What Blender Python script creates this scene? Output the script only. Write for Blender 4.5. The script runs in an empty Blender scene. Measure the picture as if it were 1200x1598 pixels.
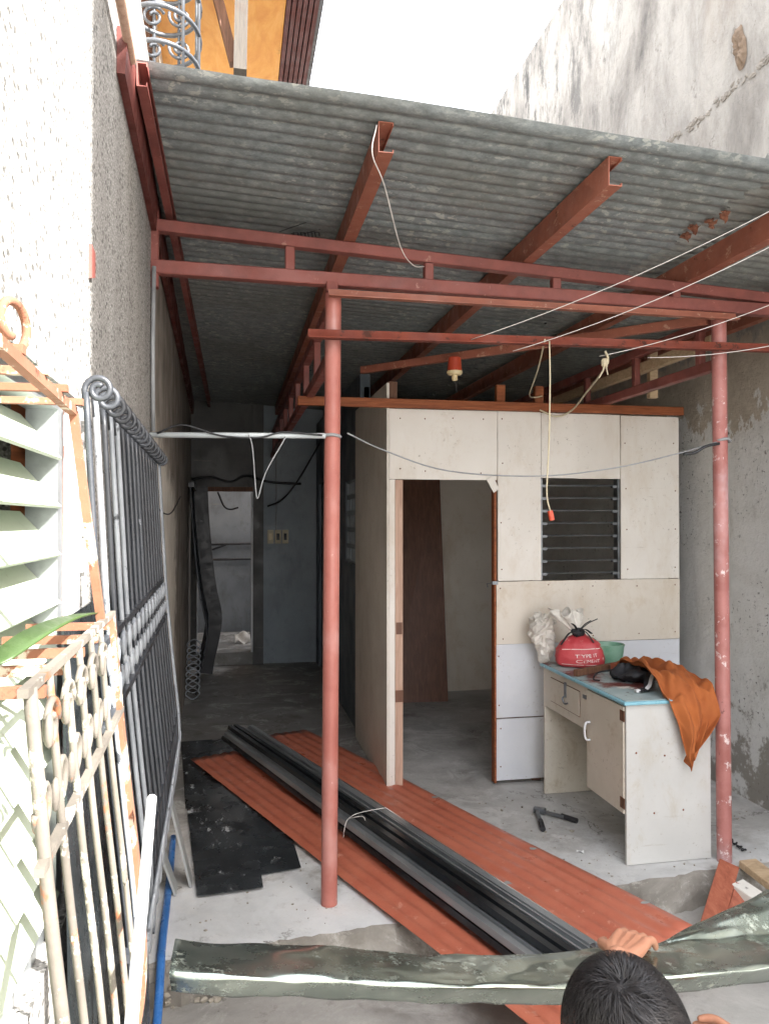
import bpy, bmesh, math, random
from mathutils import Vector, Matrix, noise as mnoise
R = math.radians
random.seed(11)
sc = bpy.context.scene
V = Vector

# ------------------------------------------------------------------ camera, sky, sun, exposure
YAW, PITCH, FPX, CAMZ = 11.1, 0.67, 1200.0, 1.6
cd = bpy.data.cameras.new('camera')
cam = bpy.data.objects.new('camera', cd)
sc.collection.objects.link(cam)
cam.location = (0, 0, CAMZ)
cam.rotation_euler = (R(90 + PITCH), 0, R(-YAW))
cd.sensor_fit = 'VERTICAL'
cd.sensor_height = 36
cd.lens = 36 * FPX / 1598
cd.clip_start = 0.02
cd.clip_end = 2000
sc.camera = cam

SUN_EL, SUN_AZ = 37.5, 45.0          # the light travels towards (-x, +y) and down
w = bpy.data.worlds.new('World')
sc.world = w
w.use_nodes = True
wn = w.node_tree
wn.nodes.clear()
sky = wn.nodes.new('ShaderNodeTexSky')
sky.sky_type = 'NISHITA'
sky.sun_disc = False
sky.sun_elevation = R(SUN_EL)
sky.air_density = 1.0
sky.dust_density = 7.0
sky.ozone_density = 1.0
bg = wn.nodes.new('ShaderNodeBackground')
bg.inputs[1].default_value = 0.15
wo = wn.nodes.new('ShaderNodeOutputWorld')
hz = wn.nodes.new('ShaderNodeMix')          # bright white haze all over the sky
hz.data_type = 'RGBA'
hz.inputs[0].default_value = 0.8
hz.inputs[7].default_value = (3.50, 3.60, 3.82, 1)
wn.links.new(sky.outputs[0], hz.inputs[6])
wn.links.new(hz.outputs[2], bg.inputs[0])
wn.links.new(bg.outputs[0], wo.inputs[0])
ld = V((-math.cos(R(SUN_AZ)) * math.cos(R(SUN_EL)), math.sin(R(SUN_AZ)) * math.cos(R(SUN_EL)), -math.sin(R(SUN_EL))))
sky.sun_rotation = math.atan2(-ld.x, -ld.y)
sl = bpy.data.lights.new('sun', 'SUN')
sl.energy = 3.4
sl.angle = R(0.53)
sl.color = (1.0, 0.97, 0.93)
so = bpy.data.objects.new('sun', sl)
sc.collection.objects.link(so)
so.rotation_euler = ld.to_track_quat('-Z', 'Y').to_euler()
so.location = (8, -8, 12)
sc.view_settings.view_transform = 'Standard'
sc.view_settings.look = 'None'
sc.view_settings.gamma = 1
sc.view_settings.exposure = 3.12
sc.render.engine = 'CYCLES'
sc.cycles.use_denoising = True
sc.cycles.max_bounces = 10
sc.cycles.diffuse_bounces = 6
sc.cycles.sample_clamp_indirect = 8

# ------------------------------------------------------------------ pixel rays (photo pixels, 1200 x 1598)
_M = cam.rotation_euler.to_matrix()
def ray(px, py):
    return _M @ V(((px - 600) / FPX, (799 - py) / FPX, -1))
def atz(px, py, z=0.0):
    d = ray(px, py); t = (z - CAMZ) / d.z
    return V((d.x * t, d.y * t, z))
def aty(px, py, y):
    d = ray(px, py); t = y / d.y
    return V((d.x * t, y, CAMZ + d.z * t))
def atx(px, py, x):
    d = ray(px, py); t = x / d.x
    return V((x, d.y * t, CAMZ + d.z * t))

# ------------------------------------------------------------------ materials
def C(h):
    h = h.lstrip('#')
    r = []
    for i in (0, 2, 4):
        c = int(h[i:i + 2], 16) / 255
        r.append(c / 12.92 if c <= 0.04045 else ((c + 0.055) / 1.055) ** 2.4)
    return tuple(r)
MATS = {}
class NT:
    def __init__(s, name):
        m = bpy.data.materials.new(name); m.use_nodes = True
        s.m = m; s.t = m.node_tree; s.t.nodes.clear()
        s.out = s.n('ShaderNodeOutputMaterial'); s.b = s.n('ShaderNodeBsdfPrincipled')
        s.l(s.b.outputs[0], s.out.inputs[0])
        s.pos = s.n('ShaderNodeNewGeometry').outputs['Position']
    def n(s, k): return s.t.nodes.new(k)
    def l(s, a, b): s.t.links.new(a, b)
    def vec(s, stretch=(1, 1, 1), off=(0, 0, 0)):
        m = s.n('ShaderNodeMapping'); m.inputs['Scale'].default_value = stretch; m.inputs['Location'].default_value = off
        s.l(s.pos, m.inputs[0]); return m.outputs[0]
    def noise(s, scale, detail=5, rough=.6, stretch=(1, 1, 1), dist=0, off=(0, 0, 0)):
        x = s.n('ShaderNodeTexNoise'); s.l(s.vec(stretch, off), x.inputs['Vector'])
        x.inputs['Scale'].default_value = scale; x.inputs['Detail'].default_value = detail
        x.inputs['Roughness'].default_value = rough; x.inputs['Distortion'].default_value = dist
        return x.outputs['Fac']
    def voro(s, scale, feature='F1', out='Distance', stretch=(1, 1, 1)):
        x = s.n('ShaderNodeTexVoronoi'); x.feature = feature; s.l(s.vec(stretch), x.inputs['Vector'])
        x.inputs['Scale'].default_value = scale
        return x.outputs[out]
    def rng(s, v, a, b, c=0.0, d=1.0, smooth=True):
        x = s.n('ShaderNodeMapRange'); x.interpolation_type = 'SMOOTHSTEP' if smooth else 'LINEAR'
        s.l(v, x.inputs[0])
        for i, k in enumerate((a, b, c, d)): x.inputs[i + 1].default_value = k
        return x.outputs[0]
    def math(s, op, a, b=0.0):
        x = s.n('ShaderNodeMath'); x.operation = op
        for i, k in enumerate((a, b)):
            if isinstance(k, (int, float)): x.inputs[i].default_value = k
            else: s.l(k, x.inputs[i])
        return x.outputs[0]
    def ramp(s, v, stops):
        x = s.n('ShaderNodeValToRGB'); cr = x.color_ramp
        while len(cr.elements) < len(stops): cr.elements.new(.5)
        for e, (p, c) in zip(cr.elements, stops): e.position = p; e.color = (*c, 1)
        s.l(v, x.inputs[0]); return x.outputs[0]
    def mix(s, f, a, b):
        x = s.n('ShaderNodeMix'); x.data_type = 'RGBA'
        if isinstance(f, (int, float)): x.inputs[0].default_value = f
        else: s.l(f, x.inputs[0])
        for i, k in ((6, a), (7, b)):
            if isinstance(k, tuple): x.inputs[i].default_value = (*k, 1)
            else: s.l(k, x.inputs[i])
        return x.outputs[2]
    def axis(s, a):
        x = s.n('ShaderNodeSeparateXYZ'); s.l(s.pos, x.inputs[0]); return x.outputs['XYZ'.index(a)]
    def bump(s, h, st, dist=.01, prev=None):
        x = s.n('ShaderNodeBump'); x.inputs['Strength'].default_value = st; x.inputs['Distance'].default_value = dist
        s.l(h, x.inputs['Height'])
        if prev is not None: s.l(prev, x.inputs['Normal'])
        return x.outputs[0]
    def fin(s, col, rough, metal=0, normal=None):
        if isinstance(col, tuple): s.b.inputs['Base Color'].default_value = (*col, 1)
        else: s.l(col, s.b.inputs['Base Color'])
        if isinstance(rough, (int, float)): s.b.inputs['Roughness'].default_value = rough
        else: s.l(rough, s.b.inputs['Roughness'])
        if isinstance(metal, (int, float)): s.b.inputs['Metallic'].default_value = metal
        else: s.l(metal, s.b.inputs['Metallic'])
        if normal is not None: s.l(normal, s.b.inputs['Normal'])
        MATS[s.m.name] = s.m
        return s.m

def mat(name, stops, scale=4, detail=6, rough=.75, rvar=.15, metal=0, bump=.25, bscale=60, bdist=.004, stretch=(1, 1, 1), dist=0, layers=(), spec=None):
    """noise ramp + masked layers (colour, scale, lo, hi[, stretch]) + fine relief"""
    s = NT(name)
    f = s.noise(scale, detail, .62, stretch, dist)
    f = s.rng(f, .28, .72, smooth=False)
    k = len(stops)
    col = s.ramp(f, [(i / max(1, k - 1), c) for i, c in enumerate(stops)])
    for i, L in enumerate(layers):
        msk = s.noise(L[1], 7, .68, L[4] if len(L) > 4 else (1, 1, 1), 0, (i * 3.7 + 1.3, i * 1.9, 5.1))
        col = s.mix(s.rng(msk, L[2], L[3]), col, L[0])
    rr = s.rng(s.noise(scale * 2.3, 5), .3, .7, max(.03, rough - rvar), min(1, rough + rvar))
    nb = s.bump(s.noise(bscale, 6, .65, stretch), bump, bdist)
    if spec is not None: s.b.inputs['Specular IOR Level'].default_value = spec
    return s.fin(col, rr, metal, nb)

# -- walls and floors
def m_pebble():
    s = NT('pebbledash')
    v = s.n('ShaderNodeTexVoronoi'); s.l(s.vec(), v.inputs['Vector']); v.inputs['Scale'].default_value = 150
    sep = s.n('ShaderNodeSeparateColor'); s.l(v.outputs['Color'], sep.inputs[0])
    stone = s.ramp(sep.outputs[0], [(0, C('3c3b39')), (.12, C('656360')), (.24, C('8f8d89')), (.5, C('a8a6a2')), (1, C('b8b6b2'))])
    col = s.mix(s.rng(v.outputs['Distance'], .25, .6), stone, C('7f7d79'))
    big = s.noise(2.2, 6)
    col = s.mix(s.rng(big, .5, .75, 0, .3), col, C('8d8a85'))
    v2 = s.n('ShaderNodeTexVoronoi'); s.l(s.vec((1, .6, 1)), v2.inputs['Vector']); v2.inputs['Scale'].default_value = 74
    sp2 = s.n('ShaderNodeSeparateColor'); s.l(v2.outputs['Color'], sp2.inputs[0])
    dk = s.math('MULTIPLY', s.rng(sp2.outputs[1], .42, .38), s.rng(v2.outputs['Distance'], .42, .30))
    col = s.mix(s.math('MULTIPLY', dk, .85), col, C('3b3a37'))
    h = s.rng(v.outputs['Distance'], 0, .7, 1, 0)
    nb = s.bump(h, .35, .003); nb = s.bump(s.noise(9, 4), .15, .02, nb)
    return s.fin(col, .9, 0, nb)
def m_cementwall():
    s = NT('bare_cement_wall')
    col = s.ramp(s.rng(s.noise(3.0, 8, .65), .3, .7), [(0, C('756d64')), (.5, C('8d847a')), (1, C('a29a90'))])
    z = s.axis('Z'); y = s.axis('Y')
    zz = s.math('ADD', z, s.rng(s.noise(26, 5, .7, (1, 1, .2)), .3, .7, -.14, .14))
    lim = s.math('SUBTRACT', 2.05, s.math('MULTIPLY', s.math('SUBTRACT', y, 3.3), .13))
    dz = s.math('SUBTRACT', lim, zz)
    yy = s.math('ADD', y, s.rng(s.noise(9, 5, .7), .3, .7, -.25, .25))
    m = s.math('MULTIPLY', s.rng(dz, -.02, .03), s.rng(yy, 5.6, 5.2))
    paint = s.ramp(s.rng(s.noise(5, 7), .3, .7), [(0, C('cac4b8')), (1, C('dcd7cc'))])
    col = s.mix(m, col, paint)
    nb = s.bump(s.noise(30, 8, .7), .5, .008)
    return s.fin(col, .9, 0, nb)
def m_boundary():
    s = NT('weathered_boundary_render')
    z = s.axis('Z'); y = s.axis('Y')
    n1 = s.rng(s.noise(1.7, 9, .68, (1, 1, .55), .4), .28, .72, smooth=False)
    col = s.ramp(n1, [(0, C('66625d')), (.28, C('918b83')), (.6, C('b2aca3')), (1, C('c2bdb4'))])
    st = s.rng(s.noise(3.4, 12, .82, (1, 1.2, .42), .15), .47, .60)
    far = s.rng(y, 4.6, 7.2, .12, 1.0)
    col = s.mix(s.math('MULTIPLY', s.math('MULTIPLY', st, far), .9), col, C('484745'))
    fl = s.rng(s.noise(11, 10, .82, (1, 1, .5), .8, (3, 3, 9)), .57, .64)
    col = s.mix(s.math('MULTIPLY', fl, .6), col, C('625d57'))
    st2 = s.rng(s.noise(1.1, 6, .6, (1, 1, .35), 0, (4, 9, 2)), .55, .75)
    col = s.mix(s.math('MULTIPLY', st2, .7), col, C('8f7f6d'))
    # whitewash below, bare cement band above it
    zz = s.math('ADD', z, s.rng(s.noise(7, 6, .7, (1, 1, .6)), .3, .7, -.16, .16))
    low = s.rng(zz, 2.72, 2.66)
    bare = s.ramp(s.rng(s.noise(5, 8, .65), .3, .7), [(0, C('b0a493')), (1, C('cdc3b3'))])
    col = s.mix(low, col, bare)
    white = s.ramp(s.rng(s.noise(4, 8, .65), .3, .7), [(0, C('dddcd7')), (.5, C('e7e6e2')), (1, C('edece9'))])
    pm = s.rng(zz, 2.24, 2.2)
    ym = s.rng(s.math('ADD', y, s.rng(s.noise(5, 6, .7, (1, 1, .4), 0, (2, 2, 2)), .3, .7, -.5, .5)), 4.9, 4.8)
    strip = s.rng(y, 4.33, 4.38)
    col = s.mix(pm, col, white)
    spots = s.rng(s.noise(30, 6, .72), .58, .64)
    dens = s.rng(s.noise(2.6, 5), .4, .62)
    col = s.mix(s.math('MULTIPLY', s.math('MULTIPLY', spots, dens), pm), col, C('4f4a43'))
    dirty = s.rng(s.noise(3.4, 7, .7, (1, 1, .5), 0, (7, 1, 3)), .60, .72)
    col = s.mix(s.math('MULTIPLY', s.math('MULTIPLY', dirty, pm), .45), col, C('a8a194'))
    foot = s.rng(s.math('ADD', z, s.rng(s.noise(4, 6, .7), .3, .7, -.45, .45)), .42, .18)
    col = s.mix(s.math('MULTIPLY', foot, .8), col, C('8b8377'))
    nb = s.bump(s.noise(7, 12, .78), 1.0, .045); nb = s.bump(s.noise(60, 7, .75), .55, .006, nb)
    return s.fin(col, .92, 0, nb)
def m_concrete(name, a, b, c, dust='b9b4aa', spots=.5, zones=False):
    s = NT(name)
    n = s.rng(s.noise(1.8, 10, .68, (1, 1, 1), .5), .3, .7, smooth=False)
    col = s.ramp(n, [(0, C(a)), (.5, C(b)), (1, C(c))])
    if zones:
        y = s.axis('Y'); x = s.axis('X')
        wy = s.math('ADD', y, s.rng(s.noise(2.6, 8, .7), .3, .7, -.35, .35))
        lit_front = s.ramp(n, [(0, C('b9bbbb')), (.5, C('d2d4d4')), (1, C('e0e1e0'))])  # lighter front strip: brightness under the open sky put into the floor colour
        lit_mask = s.math('MULTIPLY', s.rng(wy, 3.75, 3.35), s.rng(x, 1.5, .75, .45, 1))
        col = s.mix(lit_mask, col, lit_front)
        old = s.ramp(n, [(0, C('6c6b68')), (1, C('918f8b'))])  # darker passage floor: fall-off of light painted into the colour
        dim_mask = s.math('MULTIPLY', s.rng(wy, 4.0, 4.7), s.rng(x, .96, .90))
        col = s.mix(dim_mask, col, old)  # 'old' is the dimmer passage colour: painted fall-off of light, not aged concrete
    d = s.rng(s.noise(3.1, 10, .78, (1, 1, 1), .8, (3, 4, 1)), .50, .62)
    col = s.mix(s.math('MULTIPLY', d, spots), col, C(dust))
    k = s.rng(s.noise(2.3, 6, .6, (1, 1, 1), .3, (8, 2, 1)), .6, .75)
    col = s.mix(s.math('MULTIPLY', k, .6), col, C('5d564c'))
    k2 = s.rng(s.noise(13, 9, .8, (1, 1, 1), 0, (1, 7, 4)), .56, .66)
    col = s.mix(s.math('MULTIPLY', k2, .35), col, C('625c53'))
    sp = s.rng(s.noise(90, 4, .7), .66, .72)
    col = s.mix(s.math('MULTIPLY', sp, .5), col, C('d6d2ca'))
    v = s.voro(1.1, 'DISTANCE_TO_EDGE'); wob = s.math('ADD', v, s.rng(s.noise(11, 5), .3, .7, -.035, .035))
    cr = s.math('MULTIPLY', s.rng(s.math('ABSOLUTE', wob), .007, .001), s.rng(s.noise(1.3, 3), .5, .58))
    col = s.mix(s.math('MULTIPLY', cr, .7), col, C('4c463e'))
    rr = s.rng(s.noise(4, 7), .35, .7, .62, .92)
    nb = s.bump(s.noise(14, 10, .72), .55, .010); nb = s.bump(s.noise(120, 5, .7), .35, .003, nb)
    return s.fin(col, rr, 0, nb)
def m_roof(name, a, b, c, rusty=.55):
    s = NT(name)
    n = s.rng(s.noise(34, 9, .8, (.5, 1, 1)), .30, .70, smooth=False)
    col = s.ramp(n, [(0, C(a)), (.5, C(b)), (1, C(c))])
    sp = s.math('MULTIPLY', s.rng(s.noise(40, 4, .65, (.55, 1, 1)), .55, .62), s.rng(s.noise(2.2, 4, .6), .42, .6, .25, 1))
    col = s.mix(s.math('MULTIPLY', sp, .6), col, C('c4c4bc'))
    big = s.rng(s.noise(1.4, 5), .42, .62)
    col = s.mix(s.math('MULTIPLY', big, .4), col, C('72726a'))
    ru = s.rng(s.noise(5, 8, .75), .66, .74)
    col = s.mix(s.math('MULTIPLY', ru, rusty), col, C('6a4630'))
    rr = s.rng(s.noise(24, 5), .3, .7, .42, .68)
    nb = s.bump(s.noise(40, 7, .7), .25, .004)
    return s.fin(col, rr, .35, nb)
def m_paintedmetal(name, a, b, wear, wthr=.62, fade=None, rust='4a2a1d', rthr=.68, rough=.55, stretch=(1, 1, 1)):
    s = NT(name)
    col = s.ramp(s.rng(s.noise(6, 7, .65, stretch), .3, .7), [(0, C(a)), (1, C(b))])
    if fade:
        f = s.rng(s.noise(2.1, 5, .6, (1, 1, .7), 0, (1, 5, 3)), .52, .70)
        col = s.mix(s.math('MULTIPLY', f, .75), col, C(fade))
    col = s.mix(s.rng(s.noise(16, 8, .75), wthr, wthr + .05), col, C(wear))
    col = s.mix(s.rng(s.noise(11, 8, .75, (1, 1, 1), 0, (4, 1, 7)), rthr, rthr + .05), col, C(rust))
    rr = s.rng(s.noise(9, 6), .3, .7, rough - .15, min(1, rough + .2))
    nb = s.bump(s.noise(70, 6, .7), .3, .003)
    return s.fin(col, rr, 0, nb)
def m_zinc(name, a, b, rough, metal=.9, smear=True, bump=.12):
    s = NT(name)
    col = s.ramp(s.rng(s.noise(7, 7, .65), .3, .7), [(0, C(a)), (1, C(b))])
    rr = s.rng(s.noise(12, 7, .7), .35, .7, rough - .06, rough + .12)
    nb = s.bump(s.noise(5, 3, .5), bump, .02)
    return s.fin(col, rr, metal, nb)
def m_wood(name, a, b, c, stretch, scale=9, rough=.7, mask=None):
    s = NT(name)
    n = s.noise(scale, 8, .7, stretch, .7)
    col = s.ramp(s.rng(n, .3, .7, smooth=False), [(0, C(a)), (.5, C(b)), (1, C(c))])
    dk = s.rng(s.noise(3.5, 6, .7), .6, .75)
    col = s.mix(s.math('MULTIPLY', dk, .5), col, C('3d2a1e'))
    nb = s.bump(s.noise(scale * 4, 7, .7, stretch), .4, .003)
    return s.fin(col, rough, 0, nb)
def m_panel(name, a, b, dirt, amt=.35):
    s = NT(name)
    col = s.ramp(s.rng(s.noise(2.2, 7, .6), .3, .7), [(0, C(a)), (1, C(b))])
    d = s.rng(s.noise(2.8, 8, .7, (1, 1, .35), 0, (2, 6, 1)), .50, .70)
    col = s.mix(s.math('MULTIPLY', d, amt), col, C(dirt))
    g = s.math('MULTIPLY', s.rng(s.noise(44, 6, .75), .60, .65), s.rng(s.noise(3.7, 4, .6, (1, 1, 1), 0, (4, 4, 4)), .46, .6))
    col = s.mix(s.math('MULTIPLY', g, .55), col, C('7b6c58'))
    sm = s.rng(s.noise(6, 9, .75, (1, 1, .8), .5, (9, 4, 2)), .52, .68)
    col = s.mix(s.math('MULTIPLY', sm, amt * .8), col, C(dirt))
    sc_ = s.rng(s.noise(9, 8, .8, (.25, .25, 3)), .61, .66)
    col = s.mix(s.math('MULTIPLY', sc_, .35), col, C('9a8f7e'))
    rr = s.rng(s.noise(5, 6), .3, .7, .4, .68)
    nb = s.bump(s.noise(8, 6, .6), .18, .006); nb = s.bump(s.noise(160, 4, .7), .12, .001, nb)
    return s.fin(col, rr, 0, nb)

m_pebble(); m_cementwall(); m_boundary()
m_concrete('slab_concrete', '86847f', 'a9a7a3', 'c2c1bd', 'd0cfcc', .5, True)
m_concrete('yard_concrete', '84827d', '9d9a95', 'b2b0aa', 'c3c1bb', .35)
m_concrete('slab_edge_concrete', '5b5750', '827d75', 'a8a39b', 'c2beb6', .6)
m_roof('galvanized_roof', '616768', '848a8b', 'a6abaa', .3)
m_roof('galvanized_roof_old', '727676', '979b99', 'b4b7b2', .5)
m_paintedmetal('red_primer_steel', '74413b', '8c5048', 'a4766b', .62, None, '3c1e18', .66)
m_paintedmetal('red_primer_purlin', '87503f', 'a0624e', 'b68c77', .58, None, '54301f', .62)
m_paintedmetal('pink_primer_post', 'a15f54', 'b06e63', 'cda79e', .64, 'c3938b', '85514a', .68, .45)
m_paintedmetal('worn_pink_post', '935750', 'ad746e', 'd6c3bf', .58, 'd2bfc2', '5d362f', .62, .45)
m_paintedmetal('rusty_angle_bar', '6b3226', '83402f', '4a2a20', .55, None, '3a2018', .6, .8)
m_paintedmetal('brown_flashing_paint', '4f211b', '653029', '7a4438', .66, None, '2d1612', .68, .5)
m_paintedmetal('bent_rust_iron', '4a453f', '6a645b', 'a9a49b', .56, None, '77492f', .58, .85)
m_paintedmetal('rust_iron', '6d422d', '7f5440', 'a79b8c', .54, None, '54301f', .60, .9)
m_paintedmetal('black_wrought_iron', '26282c', '35383d', '7d8187', .66, '43474d', '231d1b', .72, .38)
m_paintedmetal('silver_wrought_iron', '6f747a', '8f9499', '3b3e42', .6, None, '2b2522', .7, .45)
m_paintedmetal('upper_grey_iron', '3d4045', '55595f', '7d8186', .66, None, '241f1d', .72, .4)
m_zinc('dark_polished_sheet', '24292b', '3b4244', .25, .75)
def m_strip(name, a, b, rough, metal):
    s = NT(name)
    n = s.noise(3.0, 3, .5)
    return s.fin(s.ramp(s.rng(n, .3, .7), [(0, C(a)), (1, C(b))]), s.rng(s.noise(2.0, 2), .3, .7, rough, rough + .08), metal)
m_strip('zinc_channel', 'd3d7da', 'eceef0', .16, .9)
m_strip('dull_zinc_channel', '8f9497', 'a9aeb1', .30, .7)
m_strip('dark_zinc_channel', '2a2d30', '3d4145', .18, .7)
s = NT('green_tint_zinc')
_c = s.ramp(s.rng(s.noise(6, 6), .3, .7), [(0, C('9aa69c')), (1, C('bcc5bb'))])
_m = s.math('MULTIPLY', s.rng(s.noise(34, 9, .85, (1, 1, .6)), .52, .64), s.rng(s.noise(4.2, 4, .6, (1, 1, 1), 0, (1, 5, 5)), .44, .58))
_c = s.mix(s.math('MULTIPLY', _m, .8), _c, C('cdd2c4'))
s.fin(_c, s.math('ADD', s.rng(s.noise(9, 6), .3, .7, .16, .32), s.math('MULTIPLY', _m, .3)), s.math('SUBTRACT', .93, s.math('MULTIPLY', _m, .5)), s.bump(s.noise(4, 3), .08, .02))
m_zinc('bare_steel', '6f7276', '94989b', .35, .9)
m_zinc('aluminium', '8e9294', 'b4b8ba', .4, .8)
m_paintedmetal('orange_roof_paint', 'ad5f49', 'ba6d55', 'c78a75', .60, None, '874029', .68, .42, (1, 1, 1))
m_wood('orange_brown_timber', '6a3418', '8a4a25', 'a6623a', (1, 14, 14), 4)
m_wood('grey_timber', '332f2a', '403a33', '4d473e', (14, 14, 1.2), 4)
m_wood('dark_timber', '4a3122', '634330', '7a5641', (14, 14, 1.2), 4)
m_wood('pink_timber', 'a4826f', 'bb9a86', 'c9ab97', (20, 20, 1.0), 4)
m_wood('brown_board', '553526', '6b4531', '7d543f', (10, 10, .7), 4, .5)
m_wood('plank_timber', '9a8468', 'b39b7c', 'c4ae90', (2, 8, 14), 4)
m_wood('red_plank', '7d3f2a', '95513a', 'a9654a', (9, 2, 9), 4)
m_wood('plywood_soffit', 'd58a38', 'e3a04c', 'ecb268', (3, 1, 1), 2.5, .55)
m_panel('white_panel', 'dcd6cd', 'e4dfd7', 'c2b19a', .4)
m_panel('cream_panel', 'd0c7ba', 'dad2c6', 'bba78b', .45)
m_panel('bluish_panel', 'c9cbd0', 'd6d7da', 'b9b2a5', .25)
m_panel('side_panel_paint', 'd0c9be', 'dcd6cb', 'a89c8a', .4)
m_panel('desk_white', 'b9b8b4', 'c4c3bf', 'a69678', .4)
m_panel('desk_cream', 'c6bfb0', 'd2cbbd', '9c8765', .55)
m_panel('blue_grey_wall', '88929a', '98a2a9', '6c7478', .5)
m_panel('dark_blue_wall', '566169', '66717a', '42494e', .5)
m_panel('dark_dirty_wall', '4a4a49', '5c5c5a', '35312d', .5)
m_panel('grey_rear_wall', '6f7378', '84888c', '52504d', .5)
m_panel('upper_white_wall', 'dcd8cf', 'e4e0d8', 'bbb2a4', .3)
m_panel('louvre_glass', 'a9b3a1', 'b7c0ae', '9aa392', .2)
m_panel('white_frame', 'd4d6d8', 'dfe0e2', 'a9a49c', .25)
mat('dark_plastic', [C('1d1e20'), C('2c2d30')], 6, rough=.45, bump=.15)
mat('black_cable', [C('17181a'), C('27282b')], 9, rough=.5, bump=.05)
mat('grey_cable', [C('77797b'), C('9a9c9d')], 9, rough=.5, bump=.05)
mat('cream_cable', [C('b3a689'), C('cdc2a6')], 9, rough=.6, bump=.1)
mat('white_wire', [C('cfc9c4'), C('dfdad5')], 9, rough=.4, bump=.05)
mat('pvc_pipe', [C('a9b0b2'), C('c6cccd')], 5, rough=.35, bump=.08, layers=[(C('7d7a74'), 9, .58, .7)])
mat('blue_pipe', [C('2f62a0'), C('3f78bd')], 5, rough=.35, bump=.08, layers=[(C('8aa7c4'), 12, .62, .7)])
mat('lamp_red', [C('b3412d'), C('c65439')], 8, rough=.4)
mat('lamp_cream', [C('d6c08f'), C('e2d2aa')], 8, rough=.35)
mat('outlet_cream', [C('b3a684'), C('c7ba98')], 8, rough=.4)
mat('desk_blue_edge', [C('6fa5b5'), C('8fc0cd')], 12, rough=.4, layers=[(C('7a4a3a'), 14, .64, .7), (C('d4dcdc'), 11, .62, .7)])
mat('desk_top_board', [C('8aa0a3'), C('a9b6b4')], 5, rough=.5, layers=[(C('6e3a33'), 3.1, .46, .56), (C('d2cdc2'), 6, .6, .68), (C('4a3a30'), 14, .63, .7)])
mat('orange_cloth', [C('8f4a20'), C('a9602f')], 5, rough=.9, rvar=.05, bump=.5, bscale=240, bdist=.002, layers=[(C('743a1a'), 6, .55, .75)])
mat('black_cloth', [C('17181b'), C('2b2c30')], 8, rough=.7, bump=.5, bscale=120, bdist=.003)
mat('white_strap', [C('c9c9c8'), C('e0e0df')], 8, rough=.6)
mat('white_plastic_bag', [C('c4bfb6'), C('dfdad0')], 12, rough=.35, bump=.8, bscale=30, bdist=.01)
mat('cement_bag_red', [C('b3353d'), C('c24a4d')], 9, rough=.55, bump=.6, bscale=35, bdist=.006, layers=[(C('d9b7af'), 16, .62, .68)])
mat('bag_print_white', [C('e3d6d0'), C('eadfda')], 9, rough=.6, layers=[(C('c9787a'), 30, .55, .62)])
s = NT('green_tub_plastic'); s.b.inputs['Transmission Weight'].default_value = .35
s.fin(s.ramp(s.rng(s.noise(8), .3, .7), [(0, C('5aa07d')), (1, C('9cc4ad'))]), .3)
mat('green_bag', [C('2f7d55'), C('4f9a70')], 12, rough=.4, bump=.6, bscale=40, bdist=.006)
mat('blue_cap', [C('2c4a7d'), C('3c62a0')], 10, rough=.35)
mat('black_grip', [C('1b1b1d'), C('2a2a2c')], 8, rough=.6, bump=.2)
s = NT('black_film_sheet')
_c = s.ramp(s.rng(s.noise(4, 6), .3, .7), [(0, C('222426')), (1, C('33373a'))])
_sc = s.math('MULTIPLY', s.rng(s.noise(26, 9, .85, (1, .3, 1)), .565, .60), s.rng(s.noise(3.2, 4, .6, (1, 1, 1), 0, (5, 5, 5)), .50, .58))
_c = s.mix(_sc, _c, C('b9bcbd'))
_c = s.mix(s.rng(s.noise(3, 6, .6, (1, 1, 1), 0, (2, 8, 1)), .5, .75, 0, .4), _c, C('666a6b'))
s.fin(_c, s.rng(s.noise(6, 6), .3, .7, .10, .34), 0, s.bump(s.noise(7, 4), .10, .01))
mat('grey_board', [C('8f9292'), C('a6a9a8')], 5, rough=.6)
mat('skin', [C('a06c54'), C('b48268')], 14, rough=.5, rvar=.08, bump=.2, bscale=190, bdist=.0015, layers=[(C('a8664f'), 22, .58, .75)])
mat('hair', [C('121113'), C('2b2727')], 40, rough=.5, bump=.1)
mat('shirt', [C('191d26'), C('262b36')], 12, rough=.9, bump=.4, bscale=200, bdist=.002)
mat('trousers', [C('2a2f3a'), C('3a414e')], 12, rough=.9, bump=.4, bscale=200, bdist=.002)
mat('leaf', [C('2b3d1d'), C('41562f')], 8, rough=.45)
mat('rubble', [C('7b756a'), C('aaa396')], 8, rough=.95, bump=.8, bscale=40, bdist=.01)
mat('peeling_white_wood', [C('cfcbc2'), C('e0ddd5')], 8, rough=.7, layers=[(C('4d453c'), 9, .56, .6)])
mat('gouged_render', [C('5a4a3b'), C('85725f')], 14, rough=.95, bump=.8, bscale=40, bdist=.01)
mat('gouged_mortar', [C('6b645b'), C('948d83')], 14, rough=.95, bump=.8, bscale=40, bdist=.01)
mat('stamp_ink', [C('23262a'), C('33373c')], 8, rough=.7)
mat('rust_flake', [C('5d3527'), C('8a5c47')], 20, rough=.95, bump=.5)

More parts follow.
